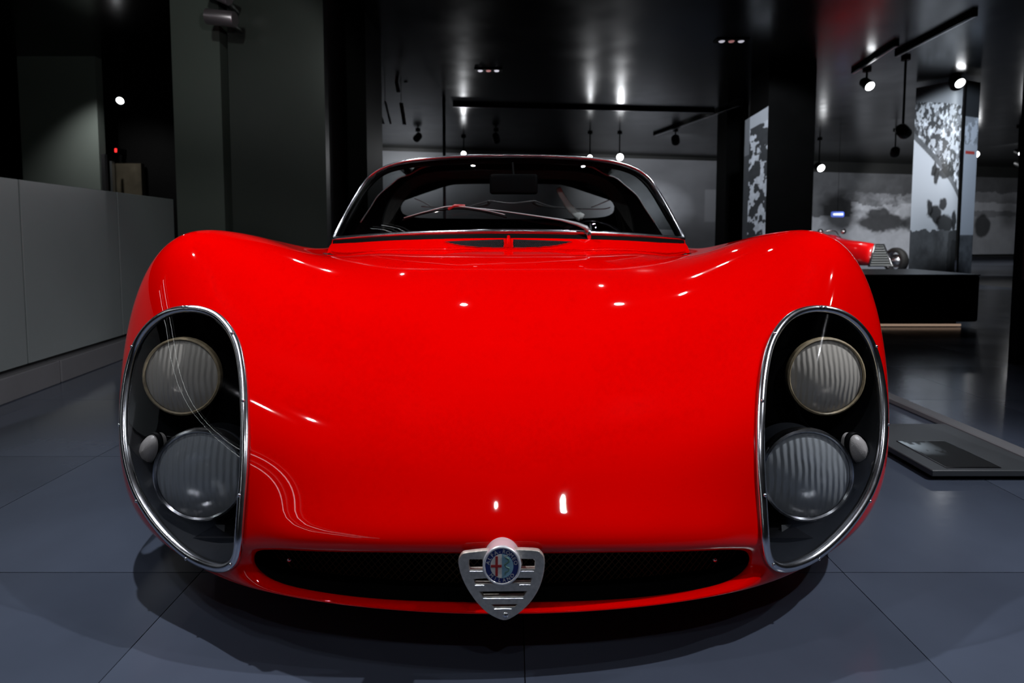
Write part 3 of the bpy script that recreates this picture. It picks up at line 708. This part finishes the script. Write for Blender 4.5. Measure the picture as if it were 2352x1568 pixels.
# ---- wheels
def wheel(x, y, r=.305, w=.19):
    c = np.array([x, y, r]); M = Matrix.Translation(Vector(c)) @ Matrix.Rotation(PI/2, 4, 'Y')
    prof = [(r*.64, -w/2), (r*.90, -w/2), (r*.98, -w*.4), (r, -w*.25), (r, w*.25), (r*.98, w*.4), (r*.90, w/2), (r*.64, w/2)]
    t = obj('tyre', *xf(lathe(prof, 48), M), TYRE, car, smooth=True, edgesplit=40)
    obj('wheel_rim', *xf(lathe([(r*.64, -w/2), (r*.60, -w*.3), (r*.25, -w*.15), (.03, -w*.2), (.001, -w*.22)], 32), M), ALU, t, smooth=True)
    obj('wheel_rim', *xf(lathe([(r*.64, w/2), (r*.60, w*.3), (r*.25, w*.15), (.03, w*.2), (.001, w*.22)], 32), M), ALU, t, smooth=True)
    ss = 1 if x > XC else -1
    a = np.linspace(.02, PI-.02, 15); ysx = [XC+ss*.56, XC+ss*.80]
    V = [(X_, y+.36*math.cos(q), .27+.33*math.sin(q)) for X_ in ysx for q in a]; n_ = len(a)
    obj('wheel_arch_liner', V, [[k, k+1, n_+k+1, n_+k] for k in range(n_-1)]+[list(range(n_))], BLK, car)
for wy in WY:
    for sx in (-1, 1): wheel(XC+sx*.675, wy)

# ================================================================== HALL FURNITURE AND FITTINGS
# ---- reception counter on the left: three frosted panels over a stone plinth
def gl_(px, py): g = G(px, py); return g[0], g[1]
k0 = np.array(gl_(0, 932)); k1 = np.array(gl_(284, 825)); kd = (k1-k0)/np.linalg.norm(k1-k0); kn = np.array([-kd[1], kd[0]])   # kn points to the left, behind
CH = P(0, 400, k0[1])[2]
def cpt(d, off, z): p = k0+kd*d+kn*off; return (p[0], p[1], z)
def cblock(d0, d1, o0, o1, z0, z1, b=.003):
    M = Matrix.Translation(Vector((k0[0], k0[1], 0))) @ Matrix(((kd[0], kn[0], 0, 0), (kd[1], kn[1], 0, 0), (0, 0, 1, 0), (0, 0, 0, 1)))
    return xf(rbox(d0, d1, o0, o1, z0, z1, b, 1), M)
def d_at(px):
    ds = np.linspace(-2.5, 3, 5000); pp = pix(np.array([cpt(d, .03, .5) for d in ds])); return ds[np.abs(pp[:, 0]-px).argmin()]
dd = [-1.2, d_at(55), d_at(276), d_at(404)]
counter = thing('reception_counter', 'long grey frosted glass counter on a low stone plinth along the left wall', 'counter', (cpt(0, .3, 0)[0], cpt(0, .3, 0)[1], 0))
obj('counter_core', *cblock(dd[0], dd[3]-.02, .06, .62, .10, CH-.02), pmat('counter_core_black', (.01, .011, .012), .5), counter)
for a_, b_ in zip(dd, dd[1:]): obj('panel', *cblock(a_+.004, b_-.004, .03, .055, .125, CH, .002), COUNT, counter)
obj('top_board', *cblock(dd[0], dd[3]-.01, .056, .66, CH-.02, CH+.0, .003), pmat('counter_top_dark', (.02, .025, .03), .2), counter)
pe = [-1.2, d_at(112)-.0, dd[3]+.0]
for a_, b_ in zip(pe, pe[1:]): obj('plinth_block', *cblock(a_+.003, b_-.003, -.002, .60, 0, .105, .004), PLINTH, counter)

# ---- ceiling spotlights
def ceiling_spot(label, px, py, Y, aim, watts=0, on=True, cone=50, r=.05, ln=.17, group=None, estr=12, body=BLK, col=(.95, .97, 1)):
    c = P(px, py, Y); r *= .86; aim = np.array(aim, float); d = (aim-c)/np.linalg.norm(aim-c)
    t = thing('ceiling_spotlight', label, 'spotlight', (c[0], c[1], CEIL), group=group)
    back = c-d*ln; top = np.array([back[0]*.5+c[0]*.5, back[1]*.5+c[1]*.5, CEIL])
    obj('ceiling_mount', *xf(lathe([(.0001, -.03), (.045, -.03), (.045, 0)], 20), Matrix.Translation(Vector(top))), body, t, smooth=True, edgesplit=40)
    obj('stem', *tube([top+np.array([0, 0, -.02]), np.array([top[0], top[1], (back[2]+c[2])/2])], .012, 8), body, t, smooth=True)
    obj('lamp_housing', *xf(lathe([(.0001, -ln), (r*.8, -ln), (r*1.05, -ln*.85), (r*1.1, .0), (r*1.1, .012), (r*1.0, .012), (r*.97, -.002)], 24), frame_to(c, d)), body, t, smooth=True, edgesplit=40)
    obj('lens', *xf(lathe([(.0001, .004), (r*.6, .003), (r*.97, -.002)], 20), frame_to(c, d)), emat('lit_lens', col, estr) if on else BLKG, t, smooth=True)
    if watts:
        l = bpy.data.lights.new('spot_light', 'SPOT'); l.energy = watts; l.spot_size = math.radians(cone); l.spot_blend = .9; l.shadow_soft_size = r*.6; l.color = col
        o = bpy.data.objects.new('spot_light', l); COL.objects.link(o); o.parent = t
        o.location = tuple(c+d*.02-np.array([c[0], c[1], CEIL])); o.rotation_euler = Vector(d).to_track_quat('-Z', 'Y').to_euler()
    return t
GRP = None
ceiling_spot('lit ceiling spotlight just above the left part of the windscreen top edge', 1065, 353, 11.0, (-.3, 3, .3), 60, r=.055)
ceiling_spot('lit ceiling spotlight half hidden by the right part of the car roof edge', 1355, 361, 10.6, (.4, 3, .3), 60, r=.05)
ceiling_spot('lit ceiling spotlight right of the car roof, in front of the mural', 1424, 361, 10.6, (1.4, 3, .8), 40, r=.075)
ceiling_spot('small lit spotlight at the edge of the tall narrow photo banner', 1699, 377, 11.5, (3.6, 4, 0), 20, r=.055)
ceiling_spot('lit ceiling spotlight above the red vintage racing car', 1886, 386, 11.3, (6.2, 7.0, 0), 60, r=.085)
ceiling_spot('lit ceiling spotlight high up right of the wide black column', 1998, 198, 6.6, (3.9, 3.0, .0), 20, r=.06)
ceiling_spot('lit ceiling spotlight at the top corner of the large photo banner', 2205, 191, 6.9, (4.8, 3.0, .0), 20, r=.065)
ceiling_spot('lit ceiling spotlight right of the large photo banner', 2241, 355, 11.0, (7.6, 6, 0), 30, r=.075)
ceiling_spot('lit spotlight at the right picture edge, upper of two', 2345, 352, 10.0, (7.6, 5, 0), 0, r=.045)
ceiling_spot('lit spotlight at the right picture edge, lower of two', 2346, 380, 10.0, (7.6, 5, 0), 0, r=.05)
ceiling_spot('lit spotlight in the dark niche above the left counter', 276, 231, 5.9, (-3.0, 2.6, .5), 30, r=.042)
# washers seen as dark bodies
ceiling_spot('dark unlit spotlight body over the mural left of the lit one', 957, 318, 10.5, (-3.0, 13, 1.9), 70, on=False, cone=120, r=.07)
ceiling_spot('dark spotlight body hanging above the middle of the car roof', 1141, 322, 10.5, (0.2, 13.6, 1.0), 22, on=False, cone=70, r=.07)
ceiling_spot('dark spotlight body above the cloudy mural, right of the roof', 1552, 325, 10.5, (4.2, 14.0, 1.2), 330, on=False, cone=110, r=.08)
ceiling_spot('dark spotlight body above the racing mural left of the large banner', 2055, 352, 10.5, (9.4, 14.6, .9), 450, on=False, cone=110, r=.08)
ceiling_spot('dark spotlight body left of the large photo banner', 2078, 305, 6.3, (5.9, 7.8, 1.5), 30, on=False, cone=70, r=.07)
# big cylinder lamps on the left wall gap
def wall_cylinder(label, px0, py0, px1, py1, Y, r, watts):
    a_ = P(px0, py0, Y); b_ = P(px1, py1, Y); d = (a_-b_)/np.linalg.norm(a_-b_); L = np.linalg.norm(a_-b_)
    t = thing('wall_spotlight', label, 'spotlight', (b_[0], Y+.12, b_[2]))
    obj('lamp_housing', *xf(lathe([(.0001, 0), (r*.92, 0), (r, .006), (r, L), (r*.93, L+.002), (r*.90, L-.03), (.0001, L-.06)], 32), frame_to(b_, d)), PINKM, t, smooth=True, edgesplit=40)
    obj('bracket', *tube([b_+d*L*.35, np.array([b_[0]+d[0]*L*.35, Y+.26, b_[2]])], .018, 8), METAL, t, smooth=True)
    obj('lens', *xf(lathe([(.0001, L-.028), (r*.88, L-.028)], 24), frame_to(b_, d)), BLKG, t)
wall_cylinder('pinkish metal cylinder lamp on the left wall, aimed left', 476, 38, 540, 45, 4.25, .056, 0)
wall_cylinder('upper pinkish cylinder lamp cut off by the top picture edge', 470, -30, 528, -2, 4.25, .05, 0)
# downlights
def downlight(label, px, py, estr):
    g = G(px, py, CEIL); t = thing('recessed_downlight', label, 'downlight', (g[0], g[1], CEIL-.012))
    obj('trim_plate', *rbox(g[0]-.16, g[0]+.16, g[1]-.06, g[1]+.06, CEIL-.012, CEIL+.002, .003, 1), BLK, t)
    for k in (-1, 0, 1): obj('lens', *xf(lathe([(.0001, -.010), (.022, -.008), (.03, 0)], 16), Matrix.Translation((g[0]+k*.095, g[1], CEIL-.012))), emat('dim_lens', (.8, .78, .9) if k else (.9, .4, .4), estr*(1 if k else .5)), t, smooth=True)
downlight('recessed triple downlight in the ceiling above the car roof', 1122, 160, .9)
downlight('recessed triple downlight in the ceiling left of the wide black column', 1680, 92, .6)
# ceiling rails
def rail(label, px0, py0, px1, py1, w_=.05, m=None):
    a_ = G(px0, py0, CEIL); b_ = G(px1, py1, CEIL); dv = (b_-a_)/np.linalg.norm(b_-a_); L = np.linalg.norm(b_-a_)
    M = Matrix.Translation(Vector((a_[0], a_[1], CEIL))) @ Matrix(((dv[0], -dv[1], 0, 0), (dv[1], dv[0], 0, 0), (0, 0, 1, 0), (0, 0, 0, 1)))
    t = thing('ceiling_rail', label, 'rail', (a_[0], a_[1], CEIL))
    obj('rail_body', *xf(rbox(0, L, -w_/2, w_/2, -.045, 0, .003, 1), M), m or BLKG, t); obj('contact_strip', *xf(rbox(0, L, -w_*.2, w_*.2, -.05, -.044, .001, 1), M), METAL, t)
rail('black lighting rail running into the hall at the top right', 2240, 25, 2060, 120)
rail('second black lighting rail left of the upper one, top right', 2060, 95, 1960, 160)
rail('short diagonal lighting rail over the cloudy mural', 1505, 306, 1700, 236, .09)
rail('long lighting rail crossing the ceiling above the car roof', 1040, 238, 1640, 252, .05)
# floor to ceiling pole
pp_ = P(1020, 300, 8.0)
tag(obj('steel_pole', *tube([(pp_[0], 8.0, 0), (pp_[0], 8.0, CEIL)], .022, 16), METAL, smooth=True), 'thin steel pole standing behind the left part of the car roof', 'pole')
# metal strips shaped as light reflections on the dark wall, top left of the roof
for k, (px0, py0, px1, py1, w_, lb) in enumerate([(863, 232, 880, 284, .035, 'slim slanting reflection blade, lowest at the far left of the ceiling'), (884, 232, 897, 284, .025, 'thinner reflection blade just right of the lowest left one'), (921, 236, 929, 286, .045, 'bright metal blade of reflected light beside the thin pole, lower row'), (899, 124, 915, 212, .045, 'long reflection blade in the upper row by the black pier'), (928, 150, 932, 190, .04, 'short bright reflection blade in the upper row'), (836, 140, 858, 206, .05, 'faint reflection blade in the upper row nearest the pier')]):
    a_ = P(px0, py0, 7.2); b_ = P(px1, py1, 7.2)
    V = [a_+np.array([-w_/2, 0, 0]), a_+np.array([w_/2, 0, 0]), b_+np.array([w_/2, 0, 0]), b_+np.array([-w_/2, 0, 0])]; V += [v+np.array([0, .02, 0]) for v in V]
    tb = thing('reflection_streak', lb, 'streak', (a_[0], 7.2, a_[2]))
    obj('streak', V, [(0, 1, 2, 3), (7, 6, 5, 4), (0, 4, 5, 1), (1, 5, 6, 2), (2, 6, 7, 3), (3, 7, 4, 0)], METAL, tb)
    obj('hanger', *tube([a_+np.array([0, .01, 0]), (a_[0], 7.21, CEIL)], .004, 6), BLK, tb)

# ---- printed photographs
def printed(name, label, cat, fpt, w_px, h_px, fn, t, frame=True):
    u, v = np.meshgrid(np.linspace(0, 1, w_px), np.linspace(0, 1, h_px)); A = np.array([[fpt(a_, b_) for a_ in u[0]] for b_ in v[:, 0]])
    c = np.clip(fn(u, v), 0, 1); c = c[..., None]*np.array([.93, .97, 1.06]) if c.ndim == 2 else c
    t_ = thing(name, label, cat, tuple(A[0, w_px//2]*np.array([1, 1, 1])))
    V, Fc = grid(A); V2, F2 = solid(np.array([[A[0, 0], A[0, -1]], [A[-1, 0], A[-1, -1]]]), t) if not callable(t) else (None, None)
    if V2 is not None: obj('backing_board', V2+np.asarray(t)*.05, F2, BLK, t_)
    obj('print', V, Fc, PRINT, t_, smooth=True, cols=np.clip(c.reshape(-1, 3), 0, 1)); return t_
def blob(u, v, cx, cy, rx, ry, soft=.15):
    d = np.hypot((u-cx)/rx, (v-cy)/ry); return np.clip((1-d)/soft, 0, 1)
def mur_a(u, v):
    b = .10+.10*fbm(u*9, v*4, 4, 3)+.55*blob(u, v, .74, .52, .16, .30, 1.2)*(.55+.7*fbm(u*30, v*12, 4, 5))+.45*blob(u, v, .10, .8, .22, .35, 1.0)
    b = np.where((u > .925) & (u < .985) & (v > .40) & (v < .72), .22, b); b = b*(1-.5*blob(u, v, .86, .2, .12, .3, .8)); return b*np.clip(.55+v*.6, 0, 1)
def mur_b(u, v):
    u = u+.09*(fbm(u*7, v*7, 3, 71)-.5)+.05*(fbm(u*22, v*22, 2, 73)-.5); v = v+.08*(fbm(u*8, v*8, 3, 72)-.5)+.05*(fbm(u*24, v*24, 2, 74)-.5)
    n1 = fbm(u*10, v*10, 4, 11); n2 = fbm(u*26, v*18, 3, 12)
    b = .07+.05*n1; crowd = ((v > .50) & (v < .78) & (u > .30)); b = np.where(crowd, .10+.45*n2*blob(u, v, .78, .66, .5, .28, .9)+.0, b)
    b = np.where((v < .62+.05*n1) & (v > .46) & (u > .36), .62*(.6+.4*n2), b); b = np.where((v <= .50) & (v > 0), .34+.40*(1-v)*u, b)
    car_ = np.maximum(blob(u, v, .66, .44, .28, .13, .25), blob(u, v, .60, .54, .15, .09, .3)); b = b*(1-.85*np.clip(car_+0*n1, 0, 1)); b = b*(1-.8*blob(u, v, .24, .55, .20, .28, .4)); b = b*(1-.75*blob(u, v, .97, .44, .12, .14, .3)); return b*(.85+.3*n2)
def mur_c(u, v):
    u = u+.08*(fbm(u*6, v*6, 3, 81)-.5); v = v+.06*(fbm(u*7, v*7, 3, 82)-.5)
    n1 = fbm(u*8, v*8, 4, 21); b = .12+.10*n1+.16*(np.abs(v-.62) < .05)+.10*(v < .5)
    b = b*(1-.8*blob(u, v, .38, .38, .16, .17, .2)); b = b*(1-.5*blob(u, v, .86, .55, .2, .28, .6)); b = np.where((v > .8), .05+.04*n1, b); return b
def wf(s0, s1, z0, z1, off): return lambda a_, b_: np.array(wpt(s0+(s1-s0)*a_, z0+(z1-z0)*b_, off))
nback = np.array([(WB-WA)[1], -(WB-WA)[0], 0])/np.linalg.norm(WB-WA)
sA0, sA1 = s_at(853), s_at(1668); printed('wall_mural', 'huge grey cloudy photo mural on the back wall behind the car roof', 'mural', wf(sA0, sA1, .03, 2.52, .06), 220, 70, mur_a, -nback*.05)
sB0, sB1 = s_at(1860), s_at(2104); printed('wall_mural', 'grey racing scene photo mural behind the red vintage racer', 'mural', wf(sB0, sB1, .03, 2.32, .06), 120, 100, mur_b, -nback*.05)
sC0, sC1 = s_at(2200), s_at(2328); printed('wall_mural', 'grey photo mural with a dark wheel at the far right back wall', 'mural', wf(sC0, sC1, .16, 2.3, .06), 90, 100, mur_c, -nback*.05)
# narrow banner beside the wide column
def ban1(u, v):
    n1 = fbm(u*5, v*17, 4, 31); n2 = fbm(u*9, v*30, 3, 33); b = np.where(n1 > .53, .62, .05)*(.7+.5*n2); b = np.where(v > .9, .42, b); b = np.where((u < .22), .06+.1*(v > .7), b); return np.clip(b, .02, .8)
xa, xb = P(1705, 541, 6.75)[0], P(1757, 541, 6.55)[0]; zt, zb_ = P(1730, 258, 6.6)[2], .62
printed('photo_banner', 'tall narrow black and white photo banner on the wide black column', 'banner', lambda a_, b_: np.array([xa+(xb-xa)*a_, 6.75-.2*a_, zb_+(zt-zb_+.12*(a_-.5))*b_]), 50, 200, ban1, np.array([.01, .03, 0]))
# large banner: curved left part, flat right part
def ban2(u, v):
    n1 = fbm(u*10, v*22, 4, 41); n2 = fbm(u*22, v*48, 3, 42); u0, v0 = u, v; base = np.full_like(u, .72)*(1-.25*u)
    dg = .76-.30*u                                     # the barrier falls to the right
    b = np.where(v > dg+.02, (.08+.62*(n2 > .52)+.2*(n1 > .6))*(.55+.6*n1), base); b = np.where((v > dg-.015) & (v <= dg+.02), .10+.10*n2, b); b = np.where(v > .93-.05*u, .30, b)
    u = u+.12*(fbm(u*9, v*22, 3, 91)-.5); v = v+.035*(fbm(u*11, v*26, 3, 92)-.5)
    for (cx_, cy_, sx_, sy_) in ((.62, .565, .16, .030), (.40, .595, .06, .035), (.78, .575, .05, .035), (.60, .60, .07, .02), (.46, .37, .12, .055), (.66, .325, .24, .045), (.90, .34, .08, .06), (.60, .42, .09, .03), (.34, .40, .07, .05), (.45, .56, .06, .05), (.70, .60, .05, .03)):
        b = b*(1-.93*blob(u, v, cx_, cy_, sx_, sy_, .25))
    b = np.where(v < .29, .05+.10*n1*(u < .75), b); b = np.where((v < .24) & (u > .85), .03, b); return b
nn = 0
BX = [P(2090, 541, 7.35)[0], P(2196, 541, 7.0)[0], P(2226, 541, 7.1)[0]]; ztop = CEIL-.04
def b2(a_, b_):
    x = BX[0]+(BX[1]-BX[0])*a_; y = 7.35-.35*math.sin(a_*PI/2); return np.array([x, y, ztop*b_+.0*(1-b_)])
printed('photo_banner', 'large curved photo banner of two racing cars on a light track', 'banner', b2, 120, 300, ban2, np.array([.02, .03, 0]))
def ban3(u, v):
    n2 = fbm(u*5, v*40, 3, 52); b = np.full_like(u, .52); b = np.where(v > .70, .30+.3*(n2 > .5), b); b = np.where(v > .83, .03, b); b = np.where(v < .27, .06+.1*n2, b)
    c = b[..., None]*np.array([.90, 1.0, 1.2]); m_ = (v > .655) & (v < .67) & (u > .1) & (u < .8); c[m_] = (.5, .06, .05); return c
printed('photo_banner', 'narrow pale blue banner strip with a small red mark, right of the curved one', 'banner', lambda a_, b_: np.array([BX[1]+.04+(BX[2]-BX[1])*a_, 6.99+.1*a_, ztop*b_]), 24, 200, ban3, np.array([.0, .03, 0]))
# light strip on the banner top
tp = P(2125, 226, 6.9); tq = P(2196, 200, 6.9)
# small glowing sign
sg_ = P(1925, 492, 11.6); t = thing('lit_sign', 'small glowing blue and white sign in front of the racing mural', 'sign', (sg_[0], 11.6, sg_[2]-.05))
obj('sign_case', *rbox(sg_[0]-.13, sg_[0]+.13, 11.6, 11.64, sg_[2]-.055, sg_[2]+.055, .03, 3), emat('sign_blue', (.15, .25, .8), .5), t); obj('sign_light', *rbox(sg_[0]-.10, sg_[0]+.10, 11.59, 11.605, sg_[2]-.02, sg_[2]+.02, .007, 2), emat('sign_white', (.8, .87, 1), 1.4), t)
obj('hanger', *tube([(sg_[0], 11.62, sg_[2]+.05), (sg_[0], 11.62, CEIL)], .004, 6), BLK, t)
# small red standby light in the niche
q = P(266, 345, 6.45); t = thing('indicator_light', 'tiny red light in the dark niche above the counter', 'light', (q[0], q[1], q[2]))
obj('light_case', *rbox(q[0]-.02, q[0]+.02, q[1], q[1]+.16, q[2]-.035, q[2]+.03, .004, 1), BLK, t); obj('lens', *rbox(q[0]-.013, q[0]+.013, q[1]-.004, q[1]+.002, q[2]-.022, q[2]+.02, .003, 1), emat('red_light', (1, .02, .02), 2.0), t)

# ---- black box bench
ba = P(1960, 632, 4.2); bb = P(2253, 640, 4.2); bh = ba[2]
bn = thing('display_bench', 'long low black box bench with a gold strip below, behind the right wing', 'bench', ((ba[0]+bb[0])/2-.2, 4.45, 0))
obj('bench_box', *rbox(ba[0]-.5, bb[0], 4.2, 4.9, .035, bh, .02, 4), BLK, bn, smooth=True, edgesplit=50)
obj('bench_foot', *rbox(ba[0]-.45, bb[0]-.12, 4.26, 4.8, 0, .036, .002, 1), BLK, bn)
obj('gold_strip', *rbox(ba[0]-.5, P(2206, 745, 4.2)[0], 4.192, 4.203, .006, .022, .002, 1), emat('gold_strip_light', (.9, .62, .45), .30), bn)
obj('top_pad', *rbox(ba[0]-.5, bb[0]-.003, 4.197, 4.9, bh-.004, bh+.006, .003, 1), pmat('bench_top_grey', (.05, .055, .06), .3), bn)
# ---- information panel on the floor
pa = thing('information_panel', 'low grey floor slab with an inset black screen, right of the car', 'panel', (1.4, 1.7, 0))
ya, yb = G(2140, 1104)[1], G(2050, 992)[1]; xl = G(2140, 1104)[0]
obj('slab_foot', *rbox(xl+.03, 1.47, ya+.025, yb-.02, 0, .012, .001, 1), BLK, pa)
obj('slab', *rbox(xl, 1.50, ya, yb, .012, .030, .002, 1), pmat('panel_grey', (.055, .06, .066), .35, noise=.15, nscale=4), pa)
s_ = [G(2065, 1012, .031), G(2175, 1012, .031), G(2296, 1074, .031), G(2165, 1074, .031)]
sx0, sx1 = (s_[0][0]+s_[3][0])/2, (s_[1][0]+s_[2][0])/2; sy0, sy1 = s_[2][1], s_[0][1]
scr = obj('screen', *rbox(sx0, sx1, sy0, sy1, .028, .0315, .001, 1), BLKG, pa)
u, v = np.meshgrid(np.linspace(0, 1, 30), np.linspace(0, 1, 24)); pale_fade = np.where(fbm(u*6, v*5, 3, 61) > .5, .5, .08)*np.clip(1.3-2.0*u, 0, 1)*np.clip(v*2.2-.9, 0, 1)
A = np.stack([sx0+.004+(sx1-sx0-.008)*u, sy0+.004+(sy1-sy0-.008)*v, np.full_like(u, .0318)], -1)  # pale pattern, strongest towards the far left corner of the screen
obj('screen_pattern', *grid(A), PRINT, scr, smooth=True, cols=np.repeat((.004+pale_fade).reshape(-1, 1), 3, 1)*np.array([.85, 1, 1.1]))
# low kerb behind it
ka = G(2060, 920); kb = G(2352, 1062)
struct('trim_kerb', rbox(1.535, 1.59, 1.2, ka[1]+.5, 0, .022, .004, 1), PLINTH)

# ---- vintage single seater
def build_racer():
    root = thing('vintage_race_car', 'small red vintage single seat racing car with a slatted silver radiator grille', 'car', (6.28, 9.7, 0), math.radians(7))
    L = lambda name, vf, m, par=root, **k: obj(name, vf[0], vf[1], m, par, local=True, **k)
    sc = .80
    st = [(0, .16, .22, .50, .30), (.12, .235, .20, .66, .34), (.5, .29, .18, .72, .38), (1.0, .33, .16, .76, .42), (1.35, .36, .16, .82, .44), (1.55, .37, .16, .88, .46), (1.75, .36, .16, .78, .44), (2.2, .36, .16, .86, .48), (2.6, .30, .18, .88, .5), (3.1, .19, .26, .70, .46), (3.5, .05, .38, .48, .43)]
    A = []
    for (y, hw, zb, zt_, zc) in st:
        ring = []
        for q in np.linspace(0, 2*PI, 28, endpoint=False):
            c_, s_2 = math.cos(q), math.sin(q); ex = .75
            x_ = hw*abs(c_)**ex*np.sign(c_); z_ = zc+((zt_-zc) if s_2 > 0 else (zc-zb))*abs(s_2)**ex*np.sign(s_2)
            if s_2 > 0: x_ *= 1-.25*abs(s_2)
            ring.append(np.array([x_, y, z_])*sc)
        A.append(ring+[ring[0]])
    A = np.array(A); A2 = np.array([catmull(A[:, j], 4) for j in range(A.shape[1])]).transpose(1, 0, 2)
    V, Fc = grid(A2); V = np.concatenate([V, [[0, .0, .38*sc]]]); m = A2.shape[1]; Fc = Fc+[[j+1, j, len(V)-1] for j in range(m-1)]
    L('body_shell', (V, [f[::-1] for f in Fc]), RED2, smooth=True)
    # radiator grille: a trapezium of silver slats
    z0g, z1g = .20*sc, .66*sc; yy = -.06
    w0, w1 = .27*sc, .10*sc
    fr_ = [(-w0, yy, z0g), (w0, yy, z0g), (w1, yy+.05, z1g), (-w1, yy+.05, z1g)]
    gr = L('radiator_grille', tube(fr_, .018, 8, closed=True), METAL, smooth=True)
    L('grille_backing', ([(-w0, yy+.03, z0g), (w0, yy+.03, z0g), (w1, yy+.07, z1g), (-w1, yy+.07, z1g)], [(0, 1, 2, 3)]), BLK, gr)
    for k in range(9):
        f = (k+.5)/9; w_ = w0*(1-f)+w1*f; z_ = z0g+(z1g-z0g)*f; L('slat', rbox(-w_, w_, yy+.05*f-.004, yy+.05*f+.02, z_-.010, z_+.010, .003, 1), SLATM, gr)
    # cockpit: dark opening, windscreen, seat
    L('cockpit_opening', xf(lathe([(.0001, .0), (.19, .0), (.21, .012), (.225, .0)], 24), Matrix.Translation((0, 1.86*sc, .80*sc)) @ Matrix.Diagonal((1, 1.25, 1, 1))), BLK, smooth=True)
    a = np.linspace(-1, 1, 15); W_ = np.array([[(.26*sc*t_*(1-.2*h_), (1.52-.10*(1-t_*t_))*sc+.05*h_, (.80+.17*h_*(1-.3*t_*t_))*sc) for t_ in a] for h_ in (0, .5, 1)])
    L('windscreen', grid(W_), GLASS, smooth=True); L('windscreen_frame', tube(np.concatenate([W_[0], W_[-1][::-1]]), .009, 6, closed=True), METAL, smooth=True)
    for sx in (-1, 1): L('mirror', xf(lathe([(.0001, .0), (.05, .0), (.052, -.02), (.0001, -.04)], 16), frame_to((sx*.30*sc, 1.5*sc, .95*sc), (0, 1, 0))), METAL, smooth=True)
    def wh(x_, y_, r_=.31, w_=.12):
        M = Matrix.Translation((x_, y_, r_)) @ Matrix.Rotation(PI/2, 4, 'Y')
        t_ = L('wheel', xf(lathe([(r_*.72, -w_/2), (r_*.92, -w_/2), (r_, -w_*.2), (r_, w_*.2), (r_*.92, w_/2), (r_*.72, w_/2)], 32), M), TYRE, smooth=True)
        L('wheel_rim', xf(lathe([(r_*.72, -w_*.42), (r_*.66, -w_*.3), (r_*.64, 0), (r_*.66, w_*.3), (r_*.72, w_*.42)], 32), M), METAL, t_, smooth=True)
        L('brake_drum', xf(lathe([(.0001, -w_*.5), (.05, -w_*.5), (.06, -w_*.25), (r_*.5, -w_*.1), (r_*.5, w_*.1), (.06, w_*.25), (.05, w_*.5), (.0001, w_*.5)], 24), M), METAL, t_, smooth=True)
        for k in range(12):
            q = 2*PI*k/12; L('spoke', tube([(x_-.02, y_+.05*math.cos(q), r_+.05*math.sin(q)), (x_+.0, y_+r_*.66*math.cos(q), r_+r_*.66*math.sin(q))], .004, 4), METAL, t_)
    rr_ = .31*sc*.95
    for sx in (-1, 1):
        wh(sx*.66*sc, .28*sc, rr_); wh(sx*.64*sc, 2.55*sc, rr_*1.05)
        L('suspension_arm', tube([(sx*.2*sc, .30*sc, .30*sc), (sx*.62*sc, .28*sc, rr_)], .016, 8), METAL, smooth=True); L('axle', tube([(sx*.2*sc, 2.55*sc, rr_), (sx*.6*sc, 2.55*sc, rr_)], .025, 8), METAL, smooth=True)
    L('exhaust_pipe', tube([(-.30*sc, .9*sc, .45*sc), (-.38*sc, 1.2*sc, .34*sc), (-.39*sc, 3.0*sc, .34*sc)], .025, 8), METAL, smooth=True)
    return root
build_racer()
spot_light((5.3, 8.2, 2.5), (6.1, 10.3, .4), 200, 45, .05)
spot_light((6.6, 8.6, 2.5), (6.2, 10.3, .4), 180, 45, .05)
# light on the left walls and on the counter
spot_light((-1.6, 2.3, 2.5), (-2.6, 4.5, 1.5), 22, 75, .05, color=(.9, 1, .93))
spot_light((-4.35, 5.6, 2.3), (-4.3, 6.2, 1.1), 42, 100, .05, blend=1)
spot_light((-1.0, .9, 2.5), (-2.0, 2.7, .35), 30, 60, .05)
spot_light((2.2, 4.8, 2.5), (2.85, 6.6, 1.4), 150, 60, .05, color=(.85, .92, 1))  # added washer without a fixture, brightens the narrow banner
spot_light((4.6, 5.2, 2.5), (5.6, 7.2, 1.5), 190, 50, .05, color=(.82, .92, 1))
spot_light((10.5, 11.5, 2.5), (11.5, 15.4, 1.0), 200, 80, .05)
spot_light((-1.2, 2.6, 1.9), (-2.15, 4.2, 2.35), 10, 60, .05, blend=1)  # added lamp without a fixture, brightens the cylinder lamps

# long white light tubes on the ceiling left of the counter, mirrored in the left headlamp cover
for xx, lb in ((-4.55, 'long white light tube mirrored in the left headlamp cover, outer one'), (-3.7, 'long white light tube mirrored in the left headlamp cover, inner one')):
    lt = thing('light_tube', lb, 'light', (xx, -2.6, 2.5))
    obj('tube', *tube([(xx, -6.4, 2.5), (xx, 1.1, 2.5)], .018, 10), emat('tube_light', (.95, 1, 1), 5), lt, smooth=True)
    obj('holder', *rbox(xx-.04, xx+.04, -6.45, 1.15, 2.535, 2.6, .004, 1), BLK, lt)
    for yy in (-6.2, -2.6, .9): obj('clip', *rbox(xx-.01, xx+.01, yy-.02, yy+.02, 2.51, 2.54, .002, 1), METAL, lt)
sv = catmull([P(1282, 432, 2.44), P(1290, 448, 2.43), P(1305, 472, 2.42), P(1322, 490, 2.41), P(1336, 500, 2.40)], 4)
obj('white_reflection_strip', *tube(sv, list(np.linspace(.011, .020, len(sv))), 8, flat=((0, 1, 0), .2)), pmat('white_reflection', (.85, .88, .86), .6), car, smooth=True)  # white strip shaped as a light reflection seen in the glass
